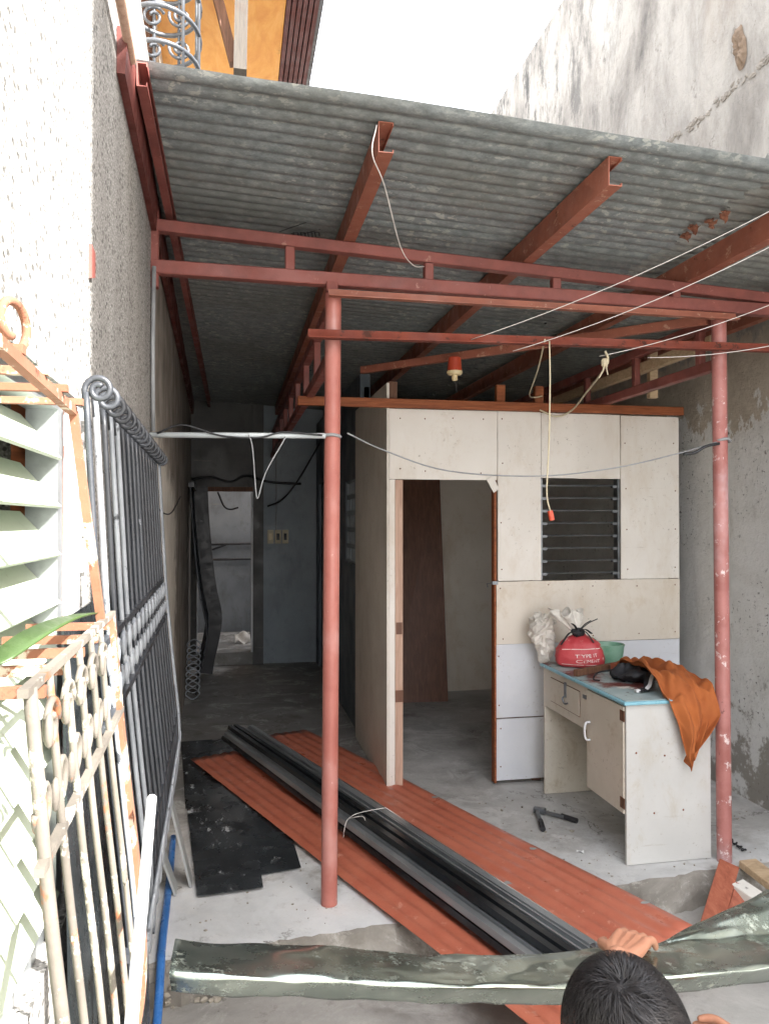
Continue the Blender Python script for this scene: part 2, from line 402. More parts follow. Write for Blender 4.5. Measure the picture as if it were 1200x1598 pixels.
# ------------------------------------------------------------------ mesh building
col_ = sc.collection
ORG = {}
def catmull(pts, n=6, closed=False):
    P = [V(p) for p in pts]; out = []
    m = len(P)
    rngs = range(m if closed else m - 1)
    for i in rngs:
        p1, p2 = P[i], P[(i + 1) % m]
        p0 = P[i - 1] if (closed or i > 0) else p1 * 2 - p2
        p3 = P[(i + 2) % m] if (closed or i + 2 < m) else p2 * 2 - p1
        for k in range(n):
            t = k / n
            out.append(.5 * ((2 * p1) + (p2 - p0) * t + (2 * p0 - 5 * p1 + 4 * p2 - p3) * t * t + (3 * p1 - p0 - 3 * p2 + p3) * t ** 3))
    if not closed: out.append(P[-1])
    return out
def circ(r, n=8, ry=None):
    return [(r * math.cos(2 * math.pi * i / n), (ry or r) * math.sin(2 * math.pi * i / n)) for i in range(n)]
def rect(w_, h_, b=0):
    a, c = w_ / 2, h_ / 2
    if not b: return [(-a, -c), (a, -c), (a, c), (-a, c)]
    return [(-a + b, -c), (a - b, -c), (a, -c + b), (a, c - b), (a - b, c), (-a + b, c), (-a, c - b), (-a, -c + b)]
def cchan(w_, h_, t, lip=.012):
    """C section, web on the -a side, open to +a; a = sideways, b = up"""
    a0, a1, b0, b1 = -w_ / 2, w_ / 2, -h_ / 2, h_ / 2
    return [(a0, b0), (a1, b0), (a1, b0 + lip), (a1 - t, b0 + lip), (a1 - t, b0 + t), (a0 + t, b0 + t),
            (a0 + t, b1 - t), (a1 - t, b1 - t), (a1 - t, b1 - lip), (a1, b1 - lip), (a1, b1), (a0, b1)]
def angle(w_, t):
    return [(0, 0), (w_, 0), (w_, t), (t, t), (t, w_), (0, w_)]
class MB:
    def __init__(s): s.v = []; s.f = []
    def add(s, vs, fs):
        o = len(s.v); s.v += [V(p) for p in vs]; s.f += [tuple(i + o for i in f) for f in fs]; return s
    def box(s, x0, x1, y0, y1, z0, z1):
        return s.add([(x0, y0, z0), (x1, y0, z0), (x1, y1, z0), (x0, y1, z0), (x0, y0, z1), (x1, y0, z1), (x1, y1, z1), (x0, y1, z1)],
                     [(3, 2, 1, 0), (4, 5, 6, 7), (0, 1, 5, 4), (1, 2, 6, 5), (2, 3, 7, 6), (3, 0, 4, 7)])
    def plan(s, poly, z0, z1):
        n = len(poly)
        if sum(poly[i][0] * poly[(i + 1) % n][1] - poly[(i + 1) % n][0] * poly[i][1] for i in range(n)) < 0: poly = poly[::-1]
        return s.add([(x, y, z0) for x, y in poly] + [(x, y, z1) for x, y in poly],
                     [tuple(range(n))[::-1], tuple(range(n, 2 * n))] + [(i, (i + 1) % n, (i + 1) % n + n, i + n) for i in range(n)])
    def hexa(s, b4, t4):
        return s.add(list(b4) + list(t4), [(3, 2, 1, 0), (4, 5, 6, 7), (0, 1, 5, 4), (1, 2, 6, 5), (2, 3, 7, 6), (3, 0, 4, 7)])
    def sweep(s, pts, prof, up=(0, 0, 1), closed=False, sc_=None, fixed=False):
        P = [V(p) for p in pts]; n = len(P); k = len(prof); up = V(up)
        rings = []; nrm = None
        for i in range(n):
            a = P[(i - 1) % n] if (closed or i > 0) else P[i]
            b = P[(i + 1) % n] if (closed or i < n - 1) else P[i]
            t = (b - a)
            t = t.normalized() if t.length > 1e-9 else V((0, 0, 1))
            if nrm is None or fixed:
                u_ = up - t * up.dot(t)
                if u_.length < 1e-4: u_ = V((1, 0, 0)) - t * t.x
                if u_.length < 1e-4: u_ = V((0, 1, 0))
                nrm = u_.normalized()
            else:
                nrm = nrm - t * nrm.dot(t)
                nrm = nrm.normalized() if nrm.length > 1e-6 else V((0, 0, 1))
            side = t.cross(nrm)
            q = sc_[i] if sc_ else 1
            rings.append([P[i] + side * (x * q) + nrm * (y * q) for x, y in prof])
        vs = [p for r_ in rings for p in r_]
        fs = []
        for i in range(n if closed else n - 1):
            j = (i + 1) % n
            for c in range(k):
                d = (c + 1) % k
                fs.append((i * k + c, i * k + d, j * k + d, j * k + c))
        if not closed:
            fs.append(tuple(range(k))[::-1]); fs.append(tuple(range((n - 1) * k, n * k)))
        return s.add(vs, fs)
    def tube(s, pts, r, n=8, closed=False, rs=None):
        return s.sweep(pts, circ(r, n), (0.31, 0.17, .93), closed, rs)
    def bar(s, a, b, w_, h_, up=(0, 0, 1), bev=0): return s.sweep([a, b], rect(w_, h_, bev), up)
    def ell(s, c, rx, ry, rz, rot=None, nu=12, nv=8, jit=0):
        c = V(c); vs = []; fs = []
        m = rot or Matrix.Identity(3)
        vs.append(c + m @ V((0, 0, -rz)))
        for j in range(1, nv):
            a = math.pi * j / nv - math.pi / 2
            for i in range(nu):
                t = 2 * math.pi * i / nu
                q = 1 + (random.uniform(-jit, jit) if jit else 0)
                vs.append(c + m @ V((rx * q * math.cos(a) * math.cos(t), ry * q * math.cos(a) * math.sin(t), rz * q * math.sin(a))))
        vs.append(c + m @ V((0, 0, rz)))
        L = len(vs) - 1
        for i in range(nu):
            k = (i + 1) % nu
            fs.append((0, 1 + k, 1 + i)); fs.append((L, L - nu + i, L - nu + k))
            for j in range(nv - 2):
                a = 1 + j * nu
                fs.append((a + i, a + k, a + nu + k, a + nu + i))
        return s.add(vs, fs)
    def lathe(s, c, prof, n=20):
        c = V(c); vs = []; fs = []; k = len(prof)
        for i in range(n):
            t = 2 * math.pi * i / n
            vs += [c + V((r_ * math.cos(t), r_ * math.sin(t), z)) for r_, z in prof]
        for i in range(n):
            j = (i + 1) % n
            for q in range(k - 1):
                fs.append((i * k + q, j * k + q, j * k + q + 1, i * k + q + 1))
        return s.add(vs, fs)
    def grid(s, fn, nu, nv, thick=0):
        vs = [V(fn(i / nu, j / nv)) for j in range(nv + 1) for i in range(nu + 1)]
        w_ = nu + 1
        fs = [(j * w_ + i, j * w_ + i + 1, (j + 1) * w_ + i + 1, (j + 1) * w_ + i) for j in range(nv) for i in range(nu)]
        return s.add(vs, fs)
def thing(name, label, cat, loc, group=None):
    o = bpy.data.objects.new(name, None); col_.objects.link(o); o.location = loc; o.empty_display_size = .1
    ORG[o.name] = V(loc); o['label'] = label; o['category'] = cat
    if group: o['group'] = group
    return o
def put(mb, name, m, parent=None, label=None, cat=None, group=None, kind=None, smooth=False, bev=0, solid=0, sub=0):
    if parent is not None: org = ORG[parent.name]
    else:
        xs = [p.x for p in mb.v]; ys = [p.y for p in mb.v]
        org = V(((min(xs) + max(xs)) / 2, (min(ys) + max(ys)) / 2, min(p.z for p in mb.v)))
    me = bpy.data.meshes.new(name)
    me.from_pydata([tuple(p - org) for p in mb.v], [], mb.f)
    me.materials.append(MATS[m])
    if smooth:
        me.polygons.foreach_set('use_smooth', [True] * len(me.polygons))
        if smooth != 'all':
            me.set_sharp_from_angle(angle=R(40))
    o = bpy.data.objects.new(name, me); col_.objects.link(o)
    if parent is not None: o.parent = parent
    else: o.location = org
    ORG[o.name] = org
    if solid:
        d = o.modifiers.new('solid', 'SOLIDIFY'); d.thickness = solid; d.offset = 0
    if bev:
        d = o.modifiers.new('bevel', 'BEVEL'); d.width = bev; d.segments = 2; d.limit_method = 'ANGLE'; d.angle_limit = R(40)
    if sub:
        d = o.modifiers.new('sub', 'SUBSURF'); d.levels = d.render_levels = sub
    if label: o['label'] = label
    if cat: o['category'] = cat
    if group: o['group'] = group
    if kind: o['kind'] = kind
    return o
def spiral(c, ax, bx, r0, r1, a0, turns, n=22):
    c, ax, bx = V(c), V(ax), V(bx)
    return [c + (ax * math.cos(a0 + 2 * math.pi * turns * i / n) + bx * math.sin(a0 + 2 * math.pi * turns * i / n)) * (r0 + (r1 - r0) * i / n) for i in range(n + 1)]
def sagline(a, b, sag, n=12, wob=0, seed=0):
    a, b = V(a), V(b); out = []
    for i in range(n + 1):
        t = i / n
        p = a.lerp(b, t) - V((0, 0, sag * 4 * t * (1 - t)))
        if wob and 0 < i < n: p += V(mnoise.noise_vector(V((t * 5, seed, 1.7)))) * wob
        out.append(p)
    return out
def xl(y): return -.33 - .023 * (y - 3.24)

# ================================================================== STRUCTURE
# ground sheet and raised slab
GZ = -.14
g = MB(); N = 8
g.add([(-300, -300, GZ), (300, -300, GZ), (300, 300, GZ), (-300, 300, GZ)], [(0, 1, 2, 3)])
put(g, 'ground', 'yard_concrete', kind='structure')
def front(x): return 2.90 + .115 * (x + .3) + .022 * mnoise.noise(V((x * 6, 2.3, 0))) + .012 * mnoise.noise(V((x * 25, 7.1, 0)))
sl_ = MB()
xs = [-.60 + .03 * i for i in range(int(3.68 / .03) + 1)]
rows = []
rows.append([V((x, 11.5, 0)) for x in xs])
rows.append([V((x, 3.7, 0)) for x in xs])
rows.append([V((x, front(x) + .10, .000)) for x in xs])
rows.append([V((x, front(x) + .012, -.002 + .004 * mnoise.noise(V((x * 14, 1, 0))))) for x in xs])
for q, zz in enumerate((-.012, -.05, -.09, GZ - .01)):
    rows.append([V((x, front(x) - .012 * (q > 0) + .02 * mnoise.noise(V((x * 12, q * 1.7, 4))) - .01 * q, zz)) for x in xs])
edge_rows = rows[3:]; rows = rows[:4]
se_ = MB()
for a, b in zip(edge_rows, edge_rows[1:]):
    n = len(xs)
    se_.add(a + b, [(i, i + 1, n + i + 1, n + i) for i in range(n - 1)])
put(se_, 'slab_edge', 'slab_edge_concrete', kind='structure', smooth=True)
for a, b in zip(rows, rows[1:]):
    n = len(xs)
    sl_.add(a + b, [(i, i + 1, n + i + 1, n + i) for i in range(n - 1)])
bm_fix = sl_
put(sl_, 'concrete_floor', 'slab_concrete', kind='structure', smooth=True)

# ---------------------------------------------------------------- left house
house = thing('rendered_house', 'pebbledash rendered house with louvred window and orange plywood eave', 'house', (-.6, 3, GZ))
T = -.75
def wallpoly(y0, y1, d=0): return [(xl(y0) + d, y0), (xl(y1) + d, y1), (T, y1), (T, y0)]
WY0, WY1, WZ0, WZ1 = .20, 1.62, .90, 1.83
wl = MB()
for y0, y1, z0, z1 in ((-3.2, WY0, GZ - .02, 3.4), (WY1, 3.30, GZ - .02, 3.4), (WY0, WY1, GZ - .02, WZ0), (WY0, WY1, WZ1, 3.4)):
    wl.plan(wallpoly(y0, y1), z0, z1)
put(wl, 'pebbledash_wall', 'pebbledash', house)
wl = MB(); wl.plan(wallpoly(3.30, 11.5, -.006), GZ - .02, 3.4)
put(wl, 'plaster_wall', 'bare_cement_wall', house)
wl = MB(); wl.box(-.95, -.52, 3.0, 5.6, 3.41, 5.6); wl.box(-.95, -.52, 6.6, 12, 3.41, 5.6); wl.box(-.95, -.52, 5.6, 6.6, 4.9, 5.6)
put(wl, 'upper_wall', 'upper_white_wall', house)
# the eave above
wl = MB(); wl.box(-.52, .33, 3.5, 12, 5.0, 5.018)
put(wl, 'plywood_soffit', 'plywood_soffit', house)
for i in range(6):
    x0 = .335 + i * .036
    wl = MB(); wl.box(x0, x0 + .027, 3.5, 12, 4.985, 5.03)
    put(wl, 'fascia_strip', 'brown_flashing_paint', house)
wl = MB(); wl.box(.333, .552, 3.5, 12, 5.031, 5.15)
put(wl, 'fascia_board', 'brown_flashing_paint', house)
wl = MB(); wl.box(-.95, .60, 3.45, 12.1, 5.151, 5.20)
put(wl, 'eave_roof', 'galvanized_roof', house)
wl = MB(); wl.bar((.03, 4.2, 4.02), (.045, 4.2, 5.0), .07, .085, (0, 1, 0))
put(wl, 'timber_hanger', 'grey_timber', house)
wl = MB(); wl.bar((.0, 4.26, 4.10), (-.23, 4.26, 4.998), .05, .06, (0, 1, 0))
put(wl, 'timber_brace', 'dark_timber', house)
# louvred window
win = put(MB().box(T + .02, T + .04, WY0 - .02, WY1 + .02, WZ0 - .02, WZ1 + .02), 'window', 'dark_dirty_wall', house)
fx = xl(1) - .05
fr = MB(); fr.box(fx - .035, fx + .02, WY1 - .155, WY1 - .115, WZ0, WZ1); fr.box(fx - .035, fx + .02, WY0, WY0 + .04, WZ0, WZ1)
fr.box(fx - .035, fx + .02, WY0 + .04, WY1 - .155, WZ0, WZ0 + .03); fr.box(fx - .035, fx + .02, WY0 + .04, WY1 - .155, WZ1 - .03, WZ1)
put(fr, 'frame', 'aluminium', win)
put(MB().box(fx - .07, fx + .012, WY1 - .113, WY1 - .07, WZ0, WZ1), 'jamb', 'orange_brown_timber', win)
put(MB().box(fx - .07, fx + .030, WY1 - .068, WY1 + .002, WZ0, WZ1), 'casing', 'white_frame', win)
for i in range(10):
    zc = WZ0 + .075 + i * .086
    m_ = MB(); dx, dz = .052 * math.sin(R(42)), .052 * math.cos(R(42))
    t_ = .003
    a = V((fx - .01 + dx, 0, zc - dz)); b = V((fx - .01 - dx, 0, zc + dz))
    n_ = V((dz, 0, dx)).normalized() * t_
    y0, y1 = WY0 + .045, WY1 - .157
    m_.hexa([V((p.x, y, p.z)) - n_ for p, y in ((a, y0), (b, y0), (b, y1), (a, y1))], [V((p.x, y, p.z)) + n_ for p, y in ((a, y0), (b, y0), (b, y1), (a, y1))])
    put(m_, 'slat', 'louvre_glass', win)
# bracket plate on the wall
p = atx(142, 412, xl(1.8) + .004)
m_ = MB(); m_.hexa([p + V((-.004, -.02, -.035)), p + V((.006, -.02, -.035)), p + V((.006, .022, -.022)), p + V((-.004, .022, -.022))],
                   [p + V((-.004, -.02, .035)), p + V((.006, -.02, .035)), p + V((.006, .022, .03)), p + V((-.004, .022, .03))])
put(m_, 'bracket_plate', 'red_primer_steel', house)
# roof flashing along the wall
m_ = MB()
m_.hexa([(xl(2.1) + .001, 2.1, 2.775), (xl(2.1) + .022, 2.1, 2.775), (xl(8.7) + .022, 8.7, 2.775), (xl(8.7) + .001, 8.7, 2.775)],
        [(xl(2.1) + .001, 2.1, 2.90), (xl(2.1) + .030, 2.1, 2.90), (xl(8.7) + .030, 8.7, 2.90), (xl(8.7) + .001, 8.7, 2.90)])
put(m_, 'flashing', 'brown_flashing_paint', house)
m_ = MB(); m_.tube([(xl(1.4) + .028, 1.4, 2.86), (xl(2.2) + .028, 2.2, 2.87)], .013, 10)
put(m_, 'drain_pipe', 'pink_timber', house, smooth=True)

# ---------------------------------------------------------------- boundary wall on the right
BX = 2.9
bw = thing('boundary_wall', 'tall weathered boundary wall with whitewashed foot and dark streaks', 'wall', (3.05, 5, GZ))
put(MB().plan([(BX, -1.5), (BX + .25, -1.5), (BX + .25, 14), (BX, 14)], GZ - .02, 6.3), 'wall', 'weathered_boundary_render', bw)
lg = MB()
random.seed(77)
for k in range(420):
    y = 1.0 + random.random() * 6.5
    if mnoise.noise(V((y * 3, 5, 5))) < -.22: continue
    r_ = random.uniform(.005, .020)
    lg.ell((BX - .001, y, 4.165 + .02 * mnoise.noise(V((y * 2.2, 9, 0))) + random.gauss(0, .012)), r_ * .5, r_ * random.uniform(.8, 2.0), r_ * random.uniform(.6, 1.1), Matrix.Rotation(random.uniform(-.5, .5), 3, 'X'), 7, 5, .35)
o_ = put(lg, 'mortar_ridge', 'gouged_mortar', bw); o_['kind'] = 'stuff'
gouge = MB()
gp = atx(1155, 75, BX)
def gfn(u, v):
    a = u * 2 * math.pi; q = v * (1 + .35 * mnoise.noise(V((math.cos(a) * 1.6, math.sin(a) * 1.6, 1))))
    return gp + V((-.004 - .022 * math.sin(math.pi * v) * (1 + mnoise.noise(V((a * 3, v * 5, 2)))), .055 * q * math.cos(a) + .02 * q * math.sin(a), .14 * q * math.sin(a)))
gouge.grid(gfn, 40, 10)
put(gouge, 'gouge', 'gouged_render', bw, smooth='all')

# ---------------------------------------------------------------- corridor end wall, rear wall
BY = 8.75
ew = thing('corridor_end_wall', 'blue grey painted wall with narrow doorway at the end of the passage', 'wall', (.3, BY, 0))
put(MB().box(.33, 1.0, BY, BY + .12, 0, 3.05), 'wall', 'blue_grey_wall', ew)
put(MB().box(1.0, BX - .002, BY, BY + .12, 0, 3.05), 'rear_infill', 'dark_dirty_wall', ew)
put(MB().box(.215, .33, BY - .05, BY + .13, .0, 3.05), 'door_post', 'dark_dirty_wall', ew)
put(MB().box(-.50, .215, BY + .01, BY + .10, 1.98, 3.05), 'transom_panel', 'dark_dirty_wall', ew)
put(MB().box(-.47, .214, BY - .02, BY + .06, 1.93, 1.979), 'door_head', 'dark_timber', ew)
put(MB().box(-.47, -.40, BY - .01, BY + .08, .14, 1.929), 'door_jamb', 'dark_dirty_wall', ew)
put(MB().box(-.399, -.388, BY - .012, BY + .05, .14, 1.92), 'jamb_strip', 'white_frame', ew)
put(MB().box(.196, .2145, BY - .045, BY + .05, .14, 1.92), 'jamb_strip', 'white_frame', ew)
put(MB().box(-.47, .2145, BY - .03, BY + 1.6, .001, .14), 'threshold', 'slab_concrete', ew, bev=.006)
for i in range(3):
    x0 = .375 + i * .083
    o = put(MB().box(x0, x0 + .07, BY - .012, BY, 1.345, 1.50), 'outlet', 'outlet_cream', ew, bev=.004)
    put(MB().box(x0 + .018, x0 + .052, BY - .016, BY - .0125, 1.385, 1.46), 'socket', 'dark_plastic' if i else 'lamp_cream', o)
put(MB().tube([(.47, BY - .012, 1.50), (.472, BY - .012, 2.55)], .008, 8), 'conduit', 'grey_cable', ew)
rw = put(MB().box(-.8, 1.2, 10.6, 10.75, -.1, 3.2), 'rear_wall', 'grey_rear_wall', None, 'grey rendered wall seen through the doorway at the passage end', 'wall')
for z_, z2 in ((1.28, 1.30), (1.08, 1.09)):
    put(MB().tube([(-.70, 10.56, z_), (.5, 10.56, z2)], .016, 8), 'wall_pipe', 'black_cable', rw)
put(MB().tube([(-.5, 10.55, 1.14), (-.1, 10.555, 1.28)], .014, 8), 'wall_pipe', 'black_cable', rw)
m_ = MB(); m_.grid(lambda u, v: (.02 + u * .18, 9.3 + v * .14 + .015 * math.sin(u * 9), .155 + .10 * v + .025 * math.sin(u * 7 + v * 4)), 8, 8)
put(m_, 'plastic_sack', 'white_plastic_bag', None, 'crumpled white sack on the threshold of the far doorway', 'sack', solid=.003, smooth='all')

# passage wall beyond the plywood room
cw = thing('passage_wall', 'dark blue grey wall of the passage with pierced vent blocks', 'wall', (.95, 7, 0))
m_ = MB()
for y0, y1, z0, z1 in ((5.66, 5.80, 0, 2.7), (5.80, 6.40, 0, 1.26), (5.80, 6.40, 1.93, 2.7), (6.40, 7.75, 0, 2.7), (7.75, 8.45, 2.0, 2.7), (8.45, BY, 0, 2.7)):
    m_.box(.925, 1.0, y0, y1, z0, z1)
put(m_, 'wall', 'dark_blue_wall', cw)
for r_ in range(5):
    for c in range(4):
        y0 = 5.805 + c * .149; z0 = 1.265 + r_ * .133
        m_ = MB(); t_ = .018
        m_.box(.935, .985, y0, y0 + .147, z0, z0 + t_).box(.935, .985, y0, y0 + .147, z0 + .131 - t_, z0 + .131)
        m_.box(.935, .985, y0, y0 + t_, z0 + t_, z0 + .131 - t_).box(.935, .985, y0 + .147 - t_, y0 + .147, z0 + t_, z0 + .131 - t_)
        m_.bar((.96, y0 + .02, z0 + .02), (.96, y0 + .127, z0 + .111), .04, .014, (1, 0, 0))
        put(m_, 'vent_block', 'blue_grey_wall', cw)
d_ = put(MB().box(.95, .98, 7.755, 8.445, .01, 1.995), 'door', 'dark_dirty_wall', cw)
put(MB().ell((.92, 7.83, 1.0), .028, .028, .028), 'handle', 'aluminium', d_, smooth='all')

# ================================================================== PLYWOOD ROOM
FY = 4.46
room = thing('plywood_room', 'white painted plywood room with open doorway and louvre window opening', 'room', (1.8, 5.6, 0))
def panel(x0, x1, z0, z1, m, dy=0):
    j = lambda a: random.uniform(-a, a)
    c = [(x0 + j(.0012), z0 + j(.0015)), (x1 + j(.0012), z0 + j(.0015)), (x1 + j(.0012), z1 + j(.0015)), (x0 + j(.0012), z1 + j(.0015))]
    ny = max(4, int((x1 - x0) / .06)); nz = max(4, int((z1 - z0) / .06)); sd = random.random() * 50
    def P(u, v):
        x = (c[0][0] * (1 - u) + c[1][0] * u) * (1 - v) + (c[3][0] * (1 - u) + c[2][0] * u) * v
        z = (c[0][1] * (1 - u) + c[1][1] * u) * (1 - v) + (c[3][1] * (1 - u) + c[2][1] * u) * v
        ed = min(u * ny, (1 - u) * ny, v * nz, (1 - v) * nz)
        y = FY + dy + .0016 * mnoise.noise(V((x * 2.2, z * 2.2, sd)))
        if ed < .01: x += .0012 * mnoise.noise(V((x * 40, z * 40, sd))); z += .0016 * mnoise.noise(V((x * 37, z * 41, sd + 3)))
        return (x, y, z)
    o = put(MB().grid(P, ny, nz), 'panel', m, room)
    d = o.modifiers.new('solid', 'SOLIDIFY'); d.thickness = .011; d.offset = -1
    return o
panel(.905, .938, .012, 1.846, 'white_panel')
panel(.905, 1.574, 1.849, 2.268, 'white_panel', .001)
panel(1.578, 1.856, 1.236, 2.270, 'white_panel', -.001)
panel(1.860, 2.386, 1.866, 2.266, 'white_panel', .002)
panel(2.389, 2.79, 1.236, 2.264, 'white_panel')
panel(1.566, 2.79, .852, 1.232, 'cream_panel', -.003)
panel(1.566, 2.79, .404, .848, 'bluish_panel', .001)
panel(1.566, 2.79, .028, .398, 'bluish_panel', -.002)
put(MB().box(.90, 2.80, FY + .0165, FY + .05, 2.16, 2.262), 'top_plate', 'dark_timber', room)
for x0, x1 in ((.912, .936), (1.556, 1.577), (1.80, 1.855), (2.392, 2.44), (2.75, 2.79)):
    put(MB().box(x0, x1, FY + .0155, FY + .06, .01, 2.159), 'stud', 'dark_timber', room)
for z0 in (1.18, .81, .36, .03):
    put(MB().box(1.578, 2.749, FY + .017, FY + .05, z0, z0 + .05), 'rail', 'dark_timber', room)
put(MB().box(.9385, .985, FY - .006, FY + .045, .012, 1.844), 'door_jamb', 'pink_timber', room, bev=.002)
put(MB().box(.943, .981, FY - .0075, FY - .0055, .93, 1.0), 'strike_plate', 'brown_board', room)
put(MB().box(.9385, .9855, FY - .008, FY - .002, .53, .60), 'hinge', 'brown_board', room)
put(MB().box(1.553, 1.5655, FY - .002, FY + .05, .012, 1.846), 'door_jamb', 'orange_brown_timber', room)
m_ = MB(); m_.hexa(*[[V((1.52, FY - .010 - k, 1.83)) + V((0, 0, 0)) + d for d in (V((-.02, 0, .02)), V((.025, 0, -.06)), V((.06, 0, -.035)), V((.02, 0, .045)))] for k in (0, .008)])
put(m_, 'corner_block', 'white_panel', room)
hd = put(MB().bar((.36, FY - .035, 2.292), (2.80, FY - .028, 2.297), .035, .052), 'header_beam', 'orange_brown_timber', room, bev=.003)
for x_, dz in ((.925, .11), (1.60, .115), (1.85, .115)):
    put(MB().bar((x_, FY + .03, 2.263), (x_ + .004, FY + .03, 2.32 + dz), .055, .04, (0, 1, 0)), 'stud_end', 'dark_timber' if x_ < 1 else 'orange_brown_timber', room, bev=.003)
lt = MB(); lt.box(1.535, 1.57, FY - .022, FY - .004, 1.215, 1.235).tube([(1.53, FY - .014, 1.225), (1.50, FY - .02, 1.222), (1.505, FY - .02, 1.20)], .004, 6)
put(lt, 'latch', 'bare_steel', room)
# side wall, other walls
put(MB().box(.888, .904, FY - .002, 5.65, .004, 2.42), 'side_wall', 'side_panel_paint', room, bev=.002)
put(MB().box(.9045, .95, 5.60, 5.655, 0, 2.42), 'corner_stud', 'dark_timber', room)
put(MB().box(1.0, BX - .005, 7.0, 7.06, 0, 2.6), 'back_wall', 'cream_panel', room)
put(MB().box(.955, .995, 5.66, 7.06, 0, 2.6), 'inner_wall', 'cream_panel', room)
# window opening
wf = put(MB().box(1.857, 1.872, FY + .0165, FY + .07, 1.236, 1.864), 'window', 'bare_steel', room)
put(MB().box(2.375, 2.3885, FY + .0165, FY + .07, 1.236, 1.864), 'frame', 'bare_steel', wf)
for i in range(8):
    z_ = 1.275 + i * .078
    m_ = MB(); m_.tube([(1.872, FY + .035, z_), (2.376, FY + .035, z_ + .002)], .005, 6)
    m_.box(1.8725, 1.905, FY + .022, FY + .05, z_ - .012, z_ + .004).box(2.345, 2.3745, FY + .022, FY + .05, z_ - .012, z_ + .004)
    put(m_, 'louvre_rod', 'bare_steel', wf)
random.seed(23)
for x_, z_ in [(a, b) for a in (.96, 1.12, 1.30, 1.48) for b in (1.90, 2.22)] + [(1.60, b) for b in (1.3, 1.6, 1.95, 2.22)] + [(2.42, b) for b in (1.3, 1.55, 1.8, 2.1)] + [(2.76, b) for b in (1.3, 1.55, 1.8, 2.1)] + [(a, b) for a in (1.6, 1.9, 2.2, 2.5, 2.75) for b in (.89, 1.20)] + [(1.59, b) for b in (.1, .33, .47, .78)]:
    put(MB().ell((x_ + random.uniform(-.012, .012), FY - .0035, z_ + random.uniform(-.012, .012)), .0045, .0035, .0045, None, 7, 4), 'nail_head', 'rust_flake', room)
# leaning board inside
m_ = MB(); m_.hexa([V((1.36, 6.64, .0)), V((1.87, 6.60, .0)), V((1.87, 6.63, .0)), V((1.36, 6.67, .0))], [V((1.36, 6.95, 2.1)), V((1.885, 6.95, 2.1)), V((1.885, 6.98, 2.1)), V((1.36, 6.98, 2.1))])
put(m_, 'door_leaf', 'brown_board', None, 'dark brown wooden door leaf leaning inside the plywood room', 'door')

# ================================================================== CANOPY
cn = thing('steel_canopy', 'lean-to canopy of corrugated galvanized sheets on red primer steel posts and trusses', 'canopy', (1.3, 3.24, 0))
def zr(x): return 2.945 - .05 * (x + .33)
PY = 3.24
pt = MB(); pt.tube([(.395, 3.215, .001), (.412, 3.225, 2.56)], .034, 20)
put(pt, 'post', 'pink_primer_post', cn, 'salmon pink round post beside the black sheets', smooth=True)
pt = MB(); pt.tube([(2.268, 3.262, .001), (2.248, 3.255, 2.56)], .034, 20)
pr = put(pt, 'post', 'worn_pink_post', cn, 'worn pink round post beside the desk', smooth=True)
put(MB().tube(catmull([(2.232, 3.235, 1.98), (2.265, 3.218, 1.985), (2.295, 3.245, 1.975), (2.27, 3.292, 1.98), (2.235, 3.275, 1.985)], 6, True), .007, 6, True), 'wire_tie', 'grey_cable', pr)
put(MB().tube(catmull([(.366, 3.21, 1.955), (.40, 3.183, 1.96), (.44, 3.21, 1.955), (.41, 3.256, 1.95)], 6, True), .007, 6, True), 'wire_tie', 'grey_cable', cn)
def rail(a, b, w_, h_, m='red_primer_steel', name='chord', up=(0, 0, 1)): return put(MB().bar(a, b, w_, h_, up, .004), name, m, cn)
rail((-.335, PY, 2.803), (2.895, PY, 2.642), .05, .048)
rail((-.335, PY, 2.632), (2.895, PY, 2.600), .05, .056)
for x_ in (.23, .83, 1.42, 2.01):
    zt = 2.80 - .05 * (x_ + .33); zb = 2.63 - .0099 * (x_ + .33)
    rail((x_, PY, zb + .028), (x_, PY, zt - .024), .04, .04, name='strut', up=(0, 1, 0))
rail((-.318, PY + .004, 2.55), (-.318, PY + .004, 2.86), .034, .045, name='strut', up=(0, 1, 0))
rail((.405, 3.225, 2.562), (.405, 3.232, 2.604), .05, .05, name='strut', up=(0, 1, 0))
rail((2.25, 3.25, 2.562), (2.25, 3.245, 2.576), .05, .05, name='strut', up=(0, 1, 0))
put(MB().sweep([(.385, 3.178, 2.532), (2.30, 3.205, 2.535)], angle(.034, .005)), 'tie_bar', 'red_primer_purlin', cn)
put(MB().sweep([(.30, 3.165, 2.350), (2.895, 3.205, 2.400)], angle(.042, .006)), 'angle_bar', 'rusty_angle_bar', cn)
for tx, zt, zb in ((.43, 2.565, 2.335), (2.26, 2.555, 2.345)):
    rail((tx, 3.30, zt), (tx, 8.68, zt), .045, .05)
    rail((tx, 3.30, zb), (tx, 8.68, zb), .045, .05)
    for k in range(9):
        rail((tx, 3.42 + k * .62, zb + .026), (tx, 3.42 + k * .62, zt - .026), .04, .035, name='strut', up=(1, 0, 0))
rail((2.20, 3.275, 2.555), (.80, 4.82, 2.56), .035, .045, 'red_primer_purlin', 'cross_brace')
put(MB().bar((2.29, 3.36, 2.475), (2.31, 6.2, 2.475), .04, .06, (0, 0, 1), .004), 'timber_beam', 'plank_timber', cn)
put(MB().bar((2.34, 4.0, 2.30), (2.34, 4.0, 2.60), .05, .035, (0, 1, 0), .003), 'timber_upright', 'plank_timber', cn)
for x_ in (-.262, .48, 1.28, 2.08, 2.77):
    h_ = .10 if x_ > 0 else .07
    pz = zr(x_) - .016 - h_ / 2
    y0 = 2.42 if x_ > 0 else 2.30
    put(MB().sweep([(x_, y0, pz), (x_, 8.68, pz)], cchan(.05 if x_ > 0 else .03, h_, .003)), 'purlin', 'red_primer_purlin' if x_ > 0 else 'red_primer_steel', cn)
